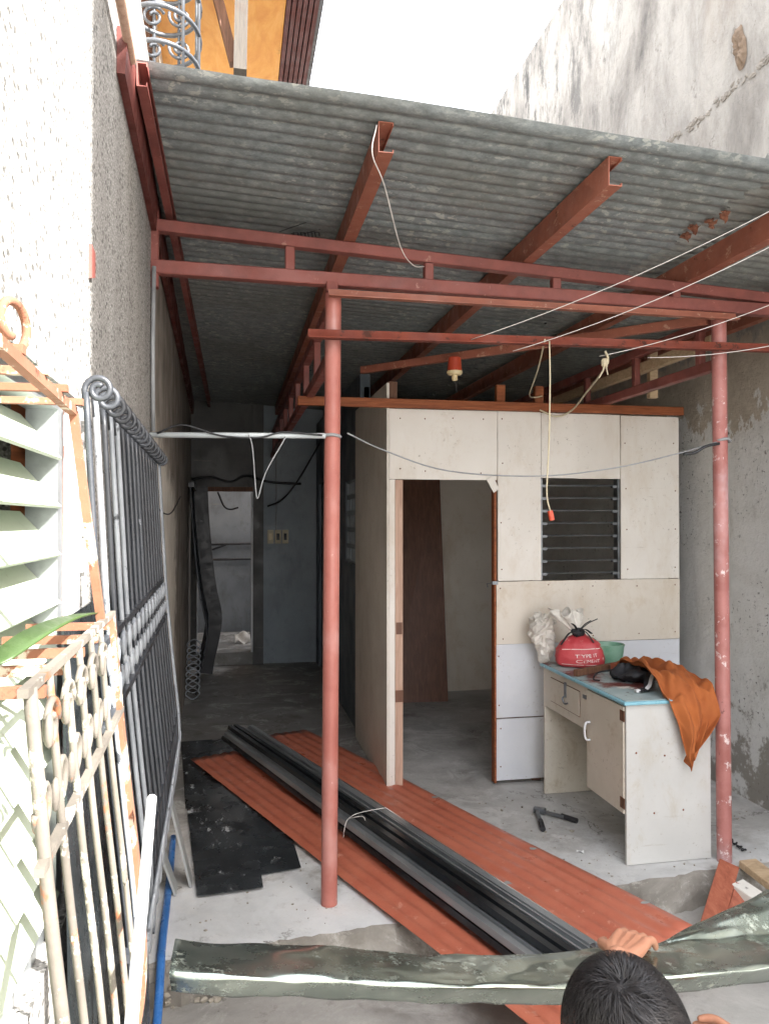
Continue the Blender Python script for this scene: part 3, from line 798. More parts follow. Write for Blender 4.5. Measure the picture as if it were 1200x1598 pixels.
def sheet(y0, y1, x0, x1, dz, m, ragged=None):
    nx = 14; ny = int((y1 - y0) / .0095)
    def fn(u, v):
        x = x0 + (x1 - x0) * u; y = y0 + (y1 - y0) * v
        if ragged and u > .999: x += .05 * mnoise.noise(V((y * 13, ragged, 0))) + .03 * mnoise.noise(V((y * 40, ragged, 3)))
        z = zr(x) + dz + .011 * (1 - 2 * abs(math.sin(math.pi * (y - 2.33) / .076)) ** .75) + .006 * mnoise.noise(V((x * 1.3, y * 2, dz * 90)))
        y_ = y + (.006 * mnoise.noise(V((x * 2.0, y0, 1))) if v < .001 else 0)
        return (x, y_, z)
    put(MB().grid(fn, nx, ny), 'roof_sheet', m, cn, smooth='all')
for i in range(9):
    y0 = 2.33 + i * .722; y1 = min(y0 + .79, 8.86)
    sheet(y0, y1, -.50, 1.90, .003 * (i % 2), 'galvanized_roof', 1.3 + i)
    sheet(y0, y1, 1.80, 2.895, .022 + .003 * (i % 2), 'galvanized_roof_old')
for y_, x_ in ((2.87, 1.87), (2.95, 1.885), (2.80, 1.90), (2.72, 1.905)):
    m_ = MB(); k = random.random() * 9
    m_.grid(lambda u, v: (x_ + (u - .5) * .035 + .02 * mnoise.noise(V((v * 4, k, u * 3))), y_ + (v - .5) * .03 + .015 * mnoise.noise(V((u * 4, k, 2))), zr(x_) - .012 - .03 * u * v + .012 * mnoise.noise(V((u * 5, v * 5, k)))), 6, 5)
    put(m_, 'torn_edge', 'rust_flake', cn, solid=.002)
# faint ink stamp strokes on the sheets
m_ = MB()
def ink(pts):
    q = [atz(px, py, zr(0.25) - .0115) for px, py in pts]
    for a, b in zip(q, q[1:]): m_.bar(a, b, .006, .001)
ink([(436, 362), (452, 356), (478, 347)]); ink([(455, 364), (462, 368), (500, 358)])
for k in range(4):
    x_ = 458 + k * 11; ink([(x_, 362), (x_ + 2, 370), (x_ + 8, 371), (x_ + 7, 363), (x_, 363)])
put(m_, 'ink_stamp', 'stamp_ink', cn)

# lamp under the brace
lp = thing('ceiling_lamp_holder', 'red lamp holder with cream socket hanging under the canopy', 'lamp', (1.235, 4.22, 2.40))
put(MB().lathe((1.235, 4.22, 2.455), [(.0, .08), (.030, .08), (.036, .075), (.042, .0), (.0, .0)], 18), 'housing', 'lamp_red', lp, smooth=True)
put(MB().lathe((1.235, 4.22, 2.40), [(0, .0), (.014, .0), (.017, .012), (.018, .03), (.038, .034), (.045, .045), (.045, .0545), (.0, .0545)], 18), 'socket', 'lamp_cream', lp, smooth=True)
put(MB().tube([(1.245, 4.22, 2.40), (1.247, 4.22, 2.33)], .0015, 5), 'pull_cord', 'black_cable', lp)

# ================================================================== PIPES AND WIRES
def wire(pts, r, m, name, label, cat='wire', n=6): return put(MB().tube(pts, r, n), name, m, None, label, cat, smooth='all')
wire([(xl(3.24), 3.20, 1.945), (.375, 3.19, 1.955)], .0115, 'pvc_pipe', 'steel_pipe', 'grey horizontal pipe from the pebbledash wall to the salmon post', 'pipe', 12)
wire([(-.315, 3.19, 1.96), (-.318, 3.19, 2.3), (-.314, 3.19, 2.62)], .0085, 'grey_cable', 'conduit', 'thin vertical grey conduit on the pebbledash wall', 'conduit', 10)
wire(catmull([(-.30, 3.185, 1.95), (-.2, 3.175, 1.985), (-.05, 3.178, 1.945), (.1, 3.175, 1.94), (.2, 3.178, 1.965), (.36, 3.17, 1.955)], 6), .004, 'black_cable', 'cable', 'black cable twisted along the grey horizontal pipe', 'cable')
wire(catmull([(.06, 3.178, 1.95), (.075, 3.17, 1.90), (.09, 3.18, 1.72), (.10, 3.19, 1.70), (.13, 3.18, 1.80), (.21, 3.178, 1.945)], 6), .003, 'grey_cable', 'cable', 'thin grey cord looped below the horizontal pipe', 'cable')
wire(catmull([aty(542, 676, 3.17), aty(600, 703, 3.3), aty(700, 735, 3.4), aty(840, 743, 3.45), aty(960, 730, 3.4), aty(1060, 707, 3.3), aty(1118, 690, 3.215)], 6), .0035, 'grey_cable', 'clothes_line', 'grey line sagging between the two round posts', 'line')
wire(catmull([aty(1122, 692, 3.21), aty(1100, 697, 3.22), aty(1085, 706, 3.23), aty(1066, 709, 3.24)], 5), .007, 'black_cable', 'cable', 'dark frayed cable end knotted at the worn pink post', 'cable')
wire(catmull([aty(588, 195, 2.41), aty(581, 240, 2.41), aty(600, 290, 2.55), aty(625, 385, 2.9), aty(645, 414, 3.1), aty(662, 416, 3.2)], 6), .0022, 'white_wire', 'wire', 'white wire hanging from a purlin end to the front truss')
wire(sagline(aty(1215, 322, 2.5), aty(735, 530, 3.17), .03), .0017, 'white_wire', 'wire', 'white wire slanting up to the right above the rusty bar')
wire(sagline(aty(1215, 378, 2.6), aty(800, 548, 3.165), .03), .0017, 'white_wire', 'wire', 'white wire slanting below the torn roof sheet')
wire(sagline(aty(1215, 470, 2.9), aty(935, 556, 3.16), .02), .0017, 'white_wire', 'wire', 'white wire crossing in front of the worn pink post top')
wire(sagline(aty(1215, 537, 3.0), aty(1010, 558, 3.16), .015), .0017, 'white_wire', 'wire', 'white wire running level along the rusty angle bar')
wire(catmull([aty(944, 548, 3.14), aty(948, 562, 3.15), aty(938, 582, 3.4), aty(915, 612, 3.9), aty(892, 640, 4.36), aty(868, 650, 4.39), aty(842, 640, 4.39)], 7), .0055, 'cream_cable', 'cord', 'thick cream cord drooping from the angle bar to the header beam', 'cord')
m_ = MB(); m_.ell(aty(944, 566, 3.14), .018, .016, .02, None, 8, 6, .25)
m_.tube([aty(944, 566, 3.135), aty(940, 580, 3.13), aty(934, 590, 3.13)], .003, 5).tube([aty(945, 568, 3.135), aty(948, 585, 3.13)], .0025, 5)
put(m_, 'cloth_knot', 'cream_cable', None, 'pale knotted rag on the rusty angle bar', 'knot')
pc = thing('extension_cord', 'cream cord with orange plug hanging in front of the louvre window', 'cord', aty(858, 800, 3.14))
put(MB().tube(catmull([aty(857, 532, 3.14), aty(858, 600, 3.14), aty(856, 700, 3.14), aty(853, 770, 3.14), aty(859, 800, 3.14)], 6), .0035, 6), 'cable', 'cream_cable', pc, smooth='all')
put(MB().bar(aty(858, 797, 3.14), aty(861, 812, 3.14), .022, .018, (0, 1, 0), .004), 'plug', 'lamp_red', pc)
wire(catmull([aty(850, 530, 3.15), aty(838, 580, 3.6), aty(826, 616, 4.38), aty(835, 620, 4.44), aty(846, 618, 4.43)], 6), .004, 'cream_cable', 'cord', 'cream cord slanting back to the stud above the header', 'cord')
wire(catmull([aty(222, 735, 3.05), aty(235, 770, 3.3), aty(252, 798, 3.8), aty(268, 800, 4.4), aty(282, 775, 5.5)], 6), .004, 'black_cable', 'cable', 'black cable drooping across the patched plaster wall', 'cable')
wire(catmull([aty(300, 748, 8.5), aty(330, 745, 8.5), aty(360, 752, 8.5), aty(385, 742, 8.55), aty(420, 752, 8.6), aty(470, 755, 8.6)], 6), .014, 'black_cable', 'cable', 'tangled black cable across the top of the far doorway', 'cable')
wire(catmull([aty(418, 790, 8.65), aty(440, 780, 8.6), aty(465, 750, 8.6), aty(500, 690, 8.4)], 6), .009, 'black_cable', 'cable', 'black cable curving up the blue grey end wall', 'cable')
wire(catmull([aty(340, 768, 8.7), aty(350, 790, 8.7), aty(360, 795, 8.7), aty(372, 792, 8.72)], 6), .01, 'black_cable', 'cable', 'short black cable dangling in the far doorway', 'cable')

# ================================================================== DESK AND WHAT LIES ON IT
DX0, DX1, DY0, DY1, DZ = 1.79, 2.225, 3.30, 4.27, .745
dk = thing('desk', 'old cream and white wooden desk with blue edged top', 'desk', (2.0, 3.8, 0))
put(MB().box(DX0 - .018, DX1 + .005, DY0 - .018, DY1 + .015, DZ, DZ + .016), 'desktop', 'desk_blue_edge', dk, bev=.004)
put(MB().box(DX0 - .004, DX1, DY0 - .004, DY1 + .01, DZ + .0165, DZ + .019), 'top_covering', 'desk_top_board', dk)
put(MB().box(DX0, DX1, DY0, DY0 + .016, .002, DZ - .001), 'side_panel', 'desk_white', dk, 'white painted end panel with rusty nail heads', bev=.002)
put(MB().box(DX0, DX1, DY1 - .016, DY1, .002, DZ - .001), 'side_panel', 'desk_cream', dk, bev=.002)
put(MB().box(DX1 - .012, DX1, DY0 + .017, DY1 - .017, .25, DZ - .001), 'back_panel', 'desk_cream', dk)
put(MB().box(DX0 + .001, DX0 + .016, DY0 + .4, DY1 - .017, .52, DZ - .001), 'apron', 'desk_cream', dk)
put(MB().box(DX0 - .0006, DX0 + .0008, 3.786, 4.164, .566, .704), 'drawer_gap', 'dark_timber', dk)
dr = put(MB().box(DX0 - .0035, DX0 - .0007, 3.79, 4.16, .57, .70), 'drawer', 'desk_cream', dk, bev=.001)
hs = MB().box(DX0 - .010, DX0 - .0036, 3.945, 3.965, .635, .715).tube(catmull([(DX0 - .008, 3.955, .64), (DX0 - .022, 3.955, .63), (DX0 - .020, 3.935, .605), (DX0 - .014, 3.91, .612)], 5), .005, 6)
put(hs, 'hasp', 'bare_steel', dr)
dd = put(MB().box(DX0 - .006, DX0 + .010, DY0 + .0175, DY0 + .395, .235, DZ - .012), 'cabinet_door', 'desk_cream', dk, bev=.002)
put(MB().tube(catmull([(DX0 - .007, 3.655, .575), (DX0 - .028, 3.66, .570), (DX0 - .034, 3.662, .53), (DX0 - .028, 3.66, .49), (DX0 - .007, 3.655, .485)], 5), .006, 8), 'handle', 'white_frame', dd, smooth='all')
for z0 in (.26, .665):
    put(MB().box(DX0 - .009, DX0 - .0063, DY0 + .002, DY0 + .045, z0, z0 + .05), 'hinge', 'dark_timber', dd)
put(MB().box(DX0 + .012, DX1 - .013, DY0 + .0175, DY0 + .395, .225, .24), 'cabinet_floor', 'desk_cream', dk)
put(MB().box(DX0 + .012, DX1 - .013, DY0 + .38, DY0 + .396, .241, DZ - .002), 'cabinet_side', 'desk_cream', dk)
put(MB().box(DX0 - .010, DX0 - .0045, 3.70, 3.735, .68, .70), 'catch', 'bare_steel', dk)
for x_, z_ in ((1.84, .52), (1.985, .50), (1.93, .235), (2.08, .24)):
    put(MB().ell((x_, DY0 - .001, z_), .005, .003, .005, None, 8, 5), 'nail_head', 'rust_flake', dk)
TOPZ = DZ + .0195
# cement bag
bagc = V((1.955, 4.135, TOPZ))
bg_ = thing('cement_sack', 'small red and white cement sack tied with black strips on the desk', 'sack', bagc)
e1 = V((.92, -.39, 0)); e2 = V((-.39, -.92, 0))
def bagpt(a, h, off=0):
    # a: angle round, h: 0..1 height
    prof = [(0, .80), (.06, .98), (.25, 1.02), (.5, .96), (.72, .78), (.86, .5), (.94, .26), (1, .20)]
    for (h0, r0), (h1, r1) in zip(prof, prof[1:]):
        if h <= h1: q = r0 + (r1 - r0) * (h - h0) / (h1 - h0); break
    fold = 1 + .05 * math.sin(a * 7 + h * 3) * (h ** 2) * 1.6 + .05 * mnoise.noise(V((math.cos(a) * 2, math.sin(a) * 2, h * 3))) + .05 * (abs(mnoise.noise(V((math.cos(a) * 4, math.sin(a) * 4, h * 6)))) - .2)
    ca, sa = math.cos(a), math.sin(a)
    se = lambda c: math.copysign(abs(c) ** .75, c)
    return bagc + e1 * ((.138 * q * fold + off) * se(sa)) + e2 * ((.085 * q * fold + off) * se(ca)) + V((0, 0, .005 + .185 * h))
m_ = MB(); m_.grid(lambda u, v: bagpt(u * 2 * math.pi, v), 48, 20)
m_.add([bagpt(k / 24 * 2 * math.pi, 0) for k in range(24)], [tuple(range(24))[::-1]])
put(m_, 'sack_body', 'cement_bag_red', bg_, smooth='all')
# neck frill
m_ = MB(); neck = bagc + V((-.02, 0, .19))
def frill(u, v):
    a = u * 2 * math.pi; r_ = .026 + .065 * v + .02 * v * math.sin(a * 6) + .012 * v * math.sin(a * 11 + 1)
    return neck + V((r_ * math.cos(a) - .05 * v, r_ * math.sin(a) * .7 + .03 * v, .01 + .11 * v + .02 * v * math.sin(a * 5 + 2)))
m_.grid(frill, 48, 8)
put(m_, 'sack_neck', 'white_plastic_bag', bg_, smooth='all', solid=.002)
for k in range(7):
    a = k * 1.1 + .4; L_ = (.14, .10, .17, .11, .16, .09, .12)[k]
    d = V((math.cos(a) * .8, math.sin(a) * .5 - .3, .55 - .35 * (k % 3)))
    p0 = neck + V((0, -.02, .01))
    put(MB().sweep(catmull([p0, p0 + d * L_ * .5 + V((0, -.01, .01)), p0 + d * L_ - V((0, .02, .02 * (k % 3)))], 5), rect(.013, .003)), 'tie_strip', 'black_cloth', bg_)
put(MB().ell(neck + V((.0, -.02, .01)), .04, .032, .026, None, 10, 7, .2), 'tie_knot', 'black_cloth', bg_)
def text_on_bag(txt, size, a_c, h_c, tilt=0):
    cu = bpy.data.curves.new('t', 'FONT'); cu.body = txt; cu.size = size; cu.align_x = 'CENTER'; cu.resolution_u = 2
    ob = bpy.data.objects.new('t', cu); col_.objects.link(ob)
    me = bpy.data.meshes.new_from_object(ob)
    bpy.data.objects.remove(ob)
    m_ = MB(); vs = []
    for v_ in me.vertices:
        x, y = v_.co.x, v_.co.y + v_.co.x * tilt
        vs.append(bagpt(a_c + x / .125, h_c + y / .185, .003))
    m_.add(vs, [tuple(p.vertices) for p in me.polygons])
    bpy.data.meshes.remove(me)
    put(m_, 'lettering', 'bag_print_white', bg_)
text_on_bag('TYPE 1T', .026, .25, .33, .10)
text_on_bag('CEMENT', .026, .30, .17, .08)
m_ = MB(); m_.grid(lambda u, v: bagpt(-.75 + 1.7 * u, .53 + .06 * u + .018 * v, .003), 20, 1)
put(m_, 'printed_stripe', 'bag_print_white', bg_)
m_ = MB(); m_.grid(lambda u, v: bagpt(-.75 + 1.7 * u, .09 + .012 * v, .003), 20, 1)
put(m_, 'printed_stripe', 'bag_print_white', bg_)
# crumpled white bag behind
m_ = MB(); m_.ell((1.80, 4.33, .97), .080, .07, .095, None, 26, 18)
for v_ in m_.v:
    d = (v_ - V((1.80, 4.33, .97)))
    v_ += d.normalized() * (.05 * mnoise.noise(v_ * 14) + .04 * (abs(mnoise.noise(v_ * 30)) - .2) + random.uniform(-.007, .007))
m_.ell((1.83, 4.33, .845), .055, .05, .09, None, 20, 14)
for v_ in m_.v[-(19 * 14 - 12):]: v_ += V(mnoise.noise_vector(v_ * 26)) * .026 + V((random.uniform(-.005, .005), random.uniform(-.005, .005), 0))
put(m_, 'plastic_bag', 'white_plastic_bag', None, 'crumpled white plastic bag behind the red cement sack', 'bag')
# tub
m_ = MB(); m_.lathe((2.125, 4.12, TOPZ), [(0, .002), (.066, .002), (.078, .02), (.088, .118), (.092, .12), (.092, .126), (.084, .126), (.073, .024), (.062, .008), (0, .008)], 28)
put(m_, 'plastic_tub', 'green_tub_plastic', None, 'translucent green plastic tub on the desk beside the cement sack', 'tub', smooth=True)
m_ = MB(); m_.ell((2.045, 4.19, TOPZ + .075), .055, .04, .075, None, 14, 10)
for v_ in m_.v: v_ += V(mnoise.noise_vector(v_ * 30)) * .014
put(m_, 'green_bag', 'green_bag', None, 'crumpled dark green plastic bag between sack and tub', 'bag', smooth='all')
put(MB().bar((1.80, 3.86, TOPZ + .020), (2.14, 4.02, TOPZ + .022), .028, .036, (0, 0, 1), .003), 'wood_offcut', 'dark_timber', None, 'dark square timber stick lying across the desk top', 'timber')
put(MB().bar((2.04, 3.90, TOPZ + .03), (2.13, 3.93, TOPZ + .03), .04, .055, (0, 0, 1), .004), 'wood_block', 'red_plank', None, 'short brown wood block beside the black pouch', 'timber')
# black pouch
pou = thing('black_pouch', 'black cloth pouch with white striped strap lying on the desk', 'pouch', (2.05, 3.68, TOPZ))
m_ = MB(); m_.ell((2.06, 3.70, TOPZ + .040), .125, .125, .045, None, 48, 28)
for v_ in m_.v:
    v_ += V(mnoise.noise_vector(v_ * 13)) * .03 + V((0, 0, .02 * (.25 - abs(mnoise.noise(v_ * 24))) + .010 * mnoise.noise(v_ * 55)))
    v_.z = max(v_.z, TOPZ + .002)
put(m_, 'pouch_body', 'black_cloth', pou, smooth='all')
put(MB().sweep(catmull([(1.93, 3.44, TOPZ + .012), (1.965, 3.43, TOPZ + .02), (2.01, 3.50, TOPZ + .035), (2.06, 3.56, TOPZ + .065), (2.09, 3.58, TOPZ + .07)], 6), rect(.026, .005), (0, -.4, .9)), 'strap', 'black_cloth', pou)
put(MB().sweep(catmull([(1.96, 3.415, TOPZ + .024), (2.00, 3.455, TOPZ + .034), (2.05, 3.52, TOPZ + .06), (2.10, 3.555, TOPZ + .074)], 6), rect(.017, .004), (0, -.5, .8)), 'strap', 'white_strap', pou)
put(MB().box(1.915, 1.938, 3.428, 3.455, TOPZ + .003, TOPZ + .018), 'buckle', 'white_strap', pou, bev=.004)
put(MB().tube(catmull([(1.99, 3.78, TOPZ + .05), (1.90, 3.80, TOPZ + .03), (1.84, 3.73, TOPZ + .012), (1.86, 3.70, TOPZ + .01)], 6), .004, 6), 'cord', 'black_cloth', pou)
put(MB().lathe((2.075, 3.395, TOPZ), [(0, .001), (.028, .001), (.03, .004), (.03, .020), (.026, .024), (0, .024)], 18), 'bottle_cap', 'blue_cap', None, 'small blue round cap on the desk corner beside the orange cloth', 'cap', smooth=True)
# orange cloth
m_ = MB()
path = catmull([(0, 3.86, TOPZ + .03), (0, 3.72, TOPZ + .085), (0, 3.56, TOPZ + .095), (0, 3.42, TOPZ + .085), (0, 3.31, TOPZ + .055), (0, 3.255, TOPZ - .01), (0, 3.243, TOPZ - .10), (0, 3.25, TOPZ - .22)], 8)
def cloth(u, v):
    f = v * (len(path) - 1); i = min(int(f), len(path) - 2); p = path[i].lerp(path[i + 1], f - i)
    # side edges of the cloth along its length
    xa = 2.03 - .06 * min(1, v / .55) + (.10 * ((v - .6) / .4) ** 1.0 if v > .6 else 0)
    xb = 2.19 + .035 * min(1, v * 3) - (.15 * ((v - .8) / .2) ** 1.3 if v > .8 else 0)
    x = xa + (xb - xa) * u
    hang = max(0, (v - .62) / .38)
    fold = .026 * math.sin(u * 9 + v * 6) + .018 * abs(math.sin(u * 8 - v * 9 + 1)) + .012 * math.sin(u * 23 + v * 4)
    n_ = mnoise.noise(V((u * 4, v * 6, 3))) * .04 + mnoise.noise(V((u * 9, v * 12, 8))) * .02
    n_ += .035 * (.22 - abs(mnoise.noise(V((u * 3 + v * 2, v * 5 - u * 2, 21))))) + .016 * (.22 - abs(mnoise.noise(V((u * 8 - v * 3, v * 9, 13)))))
    droop = .10 * hang * (1 - abs(u - .35) * 1.2)
    over = max(0, x - 2.235)
    return (x, p.y - (fold * .9 + n_ * .6) * hang - .008 * hang, max(p.z + (fold * .6 + n_) * (1 - hang) - droop - over * (1.2 - hang), TOPZ + .003 if (v < .55 and x < 2.23) else -9))
m_.grid(cloth, 80, 110)
put(m_, 'orange_cloth', 'orange_cloth', None, 'orange brown cloth draped over the near corner of the desk', 'cloth', smooth='all', solid=.0022)

# ================================================================== THINGS ON THE FLOOR
# riveter
rv = thing('hand_riveter', 'long handled hand riveter lying open on the concrete floor', 'tool', (1.66, 3.95, 0))
h0 = atz(838, 1260, .02)
put(MB().bar(atz(833, 1263, .022), atz(850, 1266, .022), .036, .03, (0, 0, 1), .006), 'head', 'bare_steel', rv)
put(MB().bar(atz(836, 1262, .02), atz(843, 1283, .018), .022, .020, (0, 0, 1), .004), 'arm', 'bare_steel', rv)
put(MB().tube([atz(843, 1281, .018), atz(847, 1294, .016)], .014, 10), 'grip', 'black_grip', rv, smooth=True)
put(MB().bar(atz(845, 1266, .02), atz(880, 1275, .018), .020, .018, (0, 0, 1), .004), 'arm', 'bare_steel', rv)
put(MB().tube([atz(876, 1273, .018), atz(900, 1281, .016)], .014, 10), 'grip', 'black_grip', rv, smooth=True)
# orange roofing sheets: built along their length, ribbed across
def roofing(name, a0, a1, b0, width, rise, label, ribs=8, amp=.007, bend=None):
    """a0->a1: left edge from far to near (xy); width to the right"""
    a0, a1 = V((*a0, 0)), V((*a1, 0)); d = (a1 - a0); L_ = d.length; d.normalize(); s_ = V((-d.y, d.x, 0)) * b0
    def fn(u, v):
        p = a0 + d * (L_ * v) + s_ * (width * u)
        z = rise(v, u, p) + amp * (.5 + .5 * math.sin(2 * math.pi * ribs * u - 1.57))
        return (p.x, p.y, z)
    o = put(MB().grid(fn, ribs * 8, 40), name, 'orange_roof_paint', None, label, 'roofing sheet', 'orange ribbed roofing sheets on the floor', smooth='all', solid=.0012)
    for u_, v_ in ((.92, .50), (.90, .74), (.10, .80), (.93, .93)):
        p = V(fn(u_, v_)) + V((0, 0, .0025))
        put(MB().add([p + V((.022 * math.cos(t) * random.uniform(.5, 1.2), .015 * math.sin(t) * random.uniform(.5, 1.2), 0)) for t in [k * .785 for k in range(8)]], [tuple(range(8))]), 'sealant_patch', 'grey_board', o)
    return o
def lieflat(h, k=0):
    def f(v, u, p): return h + .010 * mnoise.noise(V((u * 1.5, v * 3, k)))  + (0 if v < .75 else -.02 * (v - .75))
    return f
roofing('roofing_sheet', (-.275, 5.26), (1.02, 2.02), 1, .40, lieflat(.024, 1), 'orange ribbed roofing sheet lying beside the black sheets and the salmon post', 6)
roofing('roofing_sheet', (.10, 5.30), (1.16, 2.42), 1, .42, lieflat(.012, 2), 'orange ribbed roofing sheet under the metal channels, mostly covered', 6)
roofing('roofing_sheet', (.15, 5.63), (1.36, 2.52), 1, .42, lieflat(.038, 3), 'orange ribbed roofing sheet lying on the doorway side of the metal channels', 6)
# metal channels
cA, cB = V((.05, 5.55, 0)), V((1.14, 2.47, 0))
dv = (cB - cA).normalized(); sv = V((-dv.y, dv.x, 0))
chl = []
_cm = ['dark_zinc_channel', 'zinc_channel', 'dull_zinc_channel', 'dark_zinc_channel', 'dark_zinc_channel', 'dull_zinc_channel', 'zinc_channel', 'dark_zinc_channel']
for row, (cnt, z_) in enumerate(((6, .070), (6, .0985), (4, .1265))):
    for k in range(cnt):
        chl.append(((k - (cnt - 1) / 2) * .0415 + .006 * row, z_, random.uniform(-.08, .08), _cm[(k * 3 + row * 2) % 8], 'C'))
hat = [(-.0195, .0), (-.0190, .0), (-.0125, .0215), (.0125, .0215), (.0190, .0), (.0195, .0), (.0198, .0012), (.0138, .0232), (-.0138, .0232), (-.0198, .0012)]
lipU = [(x * .86, y * .72) for x, y in [(-.022, .0), (.022, .0), (.022, .032), (.014, .032), (.014, .0305), (.0205, .0305), (.0205, .0015), (-.0205, .0015), (-.0205, .0305), (-.014, .0305), (-.014, .032), (-.022, .032)]]
for i, (so_, z_, dl, mm, _) in enumerate(chl):
    tw = random.uniform(-.0007, .0007); z_ += i * .00045
    a = cA + sv * (so_ + tw) - dv * dl + V((0, 0, z_ - .006)); b = cB + sv * (so_ * 1.12 - tw) + dv * (dl + random.uniform(-.05, .05)) + V((0, 0, z_ - .016))
    mid = a.lerp(b, .5) + V((0, 0, .004 * (i % 3)))
    put(MB().sweep([a, mid, b], lipU if i % 3 == 2 else hat), 'metal_channel', mm, None, {'z': 'bright galvanized', 'du': 'dull grey galvanized', 'da': 'dark grey'}['z' if mm[0] == 'z' else mm[:2]] + ' steel channel in the ' + ('bottom layer' if i < 6 else 'middle layer' if i < 12 else 'top layer') + ' of the wired bundle', 'channel', 'steel channels bundled on the orange sheets')
tq = cA.lerp(cB, .57)
tp = [tq + sv * a + V((0, 0, z)) + dv * .01 * math.sin(i * 2) for i, (a, z) in enumerate([(-.15, .052), (-.148, .10), (-.12, .135), (-.06, .155), (.06, .158), (.10, .145), (.145, .105), (.16, .06)])]
wire(catmull(tp, 5), .0018, 'white_wire', 'tie_wire', 'white tie wire looped over the bundle of steel channels', 'wire')
wire(catmull([tp[2], tp[2] + V((.03, -.06, .03)), tp[3] + V((.01, -.05, .0)), tp[2] + V((.08, -.07, .0))], 5), .0016, 'white_wire', 'tie_wire', 'loose twisted end of white tie wire on the channels', 'wire')
# black flat sheets
def flat(pix, z, t, m, name, label, cat, group=None):
    b = [atz(px, py, z) for px, py in pix]
    return put(MB().hexa(b, [p + V((0, 0, t)) for p in b]), name, m, None, label, cat, group)
flat([(283, 1158), (366, 1152), (404, 1256), (290, 1262)], .003, .003, 'black_film_sheet', 'flat_sheet', 'dark glossy flat sheet lying deepest in the passage under the others', 'sheet', 'black flat sheets on the floor')
flat([(330, 1232), (432, 1228), (470, 1354), (372, 1372)], .008, .003, 'black_film_sheet', 'flat_sheet', 'black glossy flat sheet half covered by an orange roofing sheet', 'sheet', 'black flat sheets on the floor')
flat([(288, 1225), (386, 1222), (411, 1385), (308, 1399)], .013, .003, 'black_film_sheet', 'flat_sheet', 'black scuffed flat sheet on top, its end nearest the slab edge', 'sheet', 'black flat sheets on the floor')
# grey boards leaning
for k, (pa, pb, lab) in enumerate((((298, 1378), (283, 1250), 'grey narrow board leaning against the wall, the longer one'), ((275, 1391), (262, 1318), 'grey narrow board leaning against the wall, the shorter one'))):
    a = atz(*pa, 0.002); b = a + V((-.09 - .02 * k, -.05 + .03 * k, .42 - .16 * k))
    b.x = max(b.x, xl(b.y) + .012)
    put(MB().bar(a + V((0, 0, .004)), b, .09, .010, (1, 0, .3)), 'grey_board', 'grey_board', None, lab, 'board', 'grey boards leaning on the wall')
# blue pipe along the wall
wire(catmull([(xl(4.0) + .055, 4.0, .015), (-.272, 3.5, .016), (-.258, 3.0, .016), (-.252, 2.88, .004), (-.248, 2.7, -.09), (-.245, 2.4, -.122), (-.24, 1.6, -.122), (-.24, .6, -.122)], 6), .0155, 'blue_pipe', 'water_pipe', 'blue plastic water pipe running along the foot of the wall', 'pipe', 12)
# planks and rubble at right
put(MB().bar(atz(1104, 1462, GZ + .02), atz(1137, 1349, .035), .085, .02, (0, -.4, .9), .002), 'plank', 'red_plank', None, 'long reddish brown plank leaning on the slab edge by the worn post', 'plank')
put(MB().bar(atz(1148, 1440, GZ + .015), atz(1164, 1386, -.02), .09, .024, (0, -.4, .9), .002), 'plank', 'red_plank', None, 'short rusty brown board beside the peeling white block', 'plank')
put(MB().bar(atz(1150, 1385, -.03), atz(1190, 1412, -.05), .075, .06, (0, -.3, .9), .004), 'wood_block', 'peeling_white_wood', None, 'block of wood with peeling white paint among the planks', 'timber')
put(MB().bar(atz(1166, 1347, .02), atz(1225, 1392, .0), .09, .035, (0, 0, 1), .003), 'plank', 'plank_timber', None, 'pale weathered plank end lying beside the peeling white block', 'plank')
rb = MB()
for k in range(46):
    px, py = random.uniform(1140, 1230), random.uniform(1350, 1450)
    p = atz(px, py, GZ); r_ = random.uniform(.008, .035)
    rb.ell(p + V((0, 0, r_ * .5)), r_, r_ * random.uniform(.6, 1), r_ * .7, None, 7, 5, .22)
for k in range(60):
    x_ = random.uniform(-.26, .0) if k < 34 else random.uniform(.35, .85); r_ = random.uniform(.004, .018)
    rb.ell((x_, front(x_) - random.uniform(.01, .06), GZ + r_ * .5 + (random.uniform(0, .07) if k < 20 else 0)), r_, r_ * random.uniform(.6, 1), r_ * .7, None, 6, 5, .25)
put(rb, 'rubble', 'rubble', None, 'crumbled concrete rubble along the broken slab edge', 'rubble', kind='stuff')
gr_ = MB()
random.seed(31)
for k in range(420):
    x_ = random.uniform(-.2, 2.8); y_ = random.uniform(2.98 + .115 * (x_ + .3), 4.4)
    if .2 < k / 420 < .4: x_ = random.uniform(1.5, 2.8); y_ = random.uniform(3.2, 3.9)
    r_ = random.uniform(.0015, .005) * (2 if random.random() < .06 else 1)
    gr_.ell((x_, y_, r_ * .5), r_ * random.uniform(.7, 1.6), r_, r_ * .6, None, 5, 4, .3)
put(gr_, 'grit', 'rubble', None, 'fine cement grit and crumbs scattered over the concrete floor', 'grit', kind='stuff')
for k, (px, py, w_, lab) in enumerate(((612, 1262, .05, 'small brown scrap of paper by the door jamb'), (905, 1330, .035, 'tiny white paper scrap in front of the desk'), (840, 1405, .03, 'tiny pale scrap beside the orange roofing sheet'))):
    p = atz(px, py, .004); q_ = random.random() * 6
    m_ = MB(); m_.grid(lambda u, v: p + V(((u - .5) * w_ * math.cos(q_) - (v - .5) * w_ * .6 * math.sin(q_), (u - .5) * w_ * math.sin(q_) + (v - .5) * w_ * .6 * math.cos(q_), .004 + .006 * math.sin(u * 4 + v * 3))), 5, 5)
    put(m_, 'paper_scrap', 'white_strap' if k else 'plank_timber', None, lab, 'scrap', solid=.0008)
ch = MB()
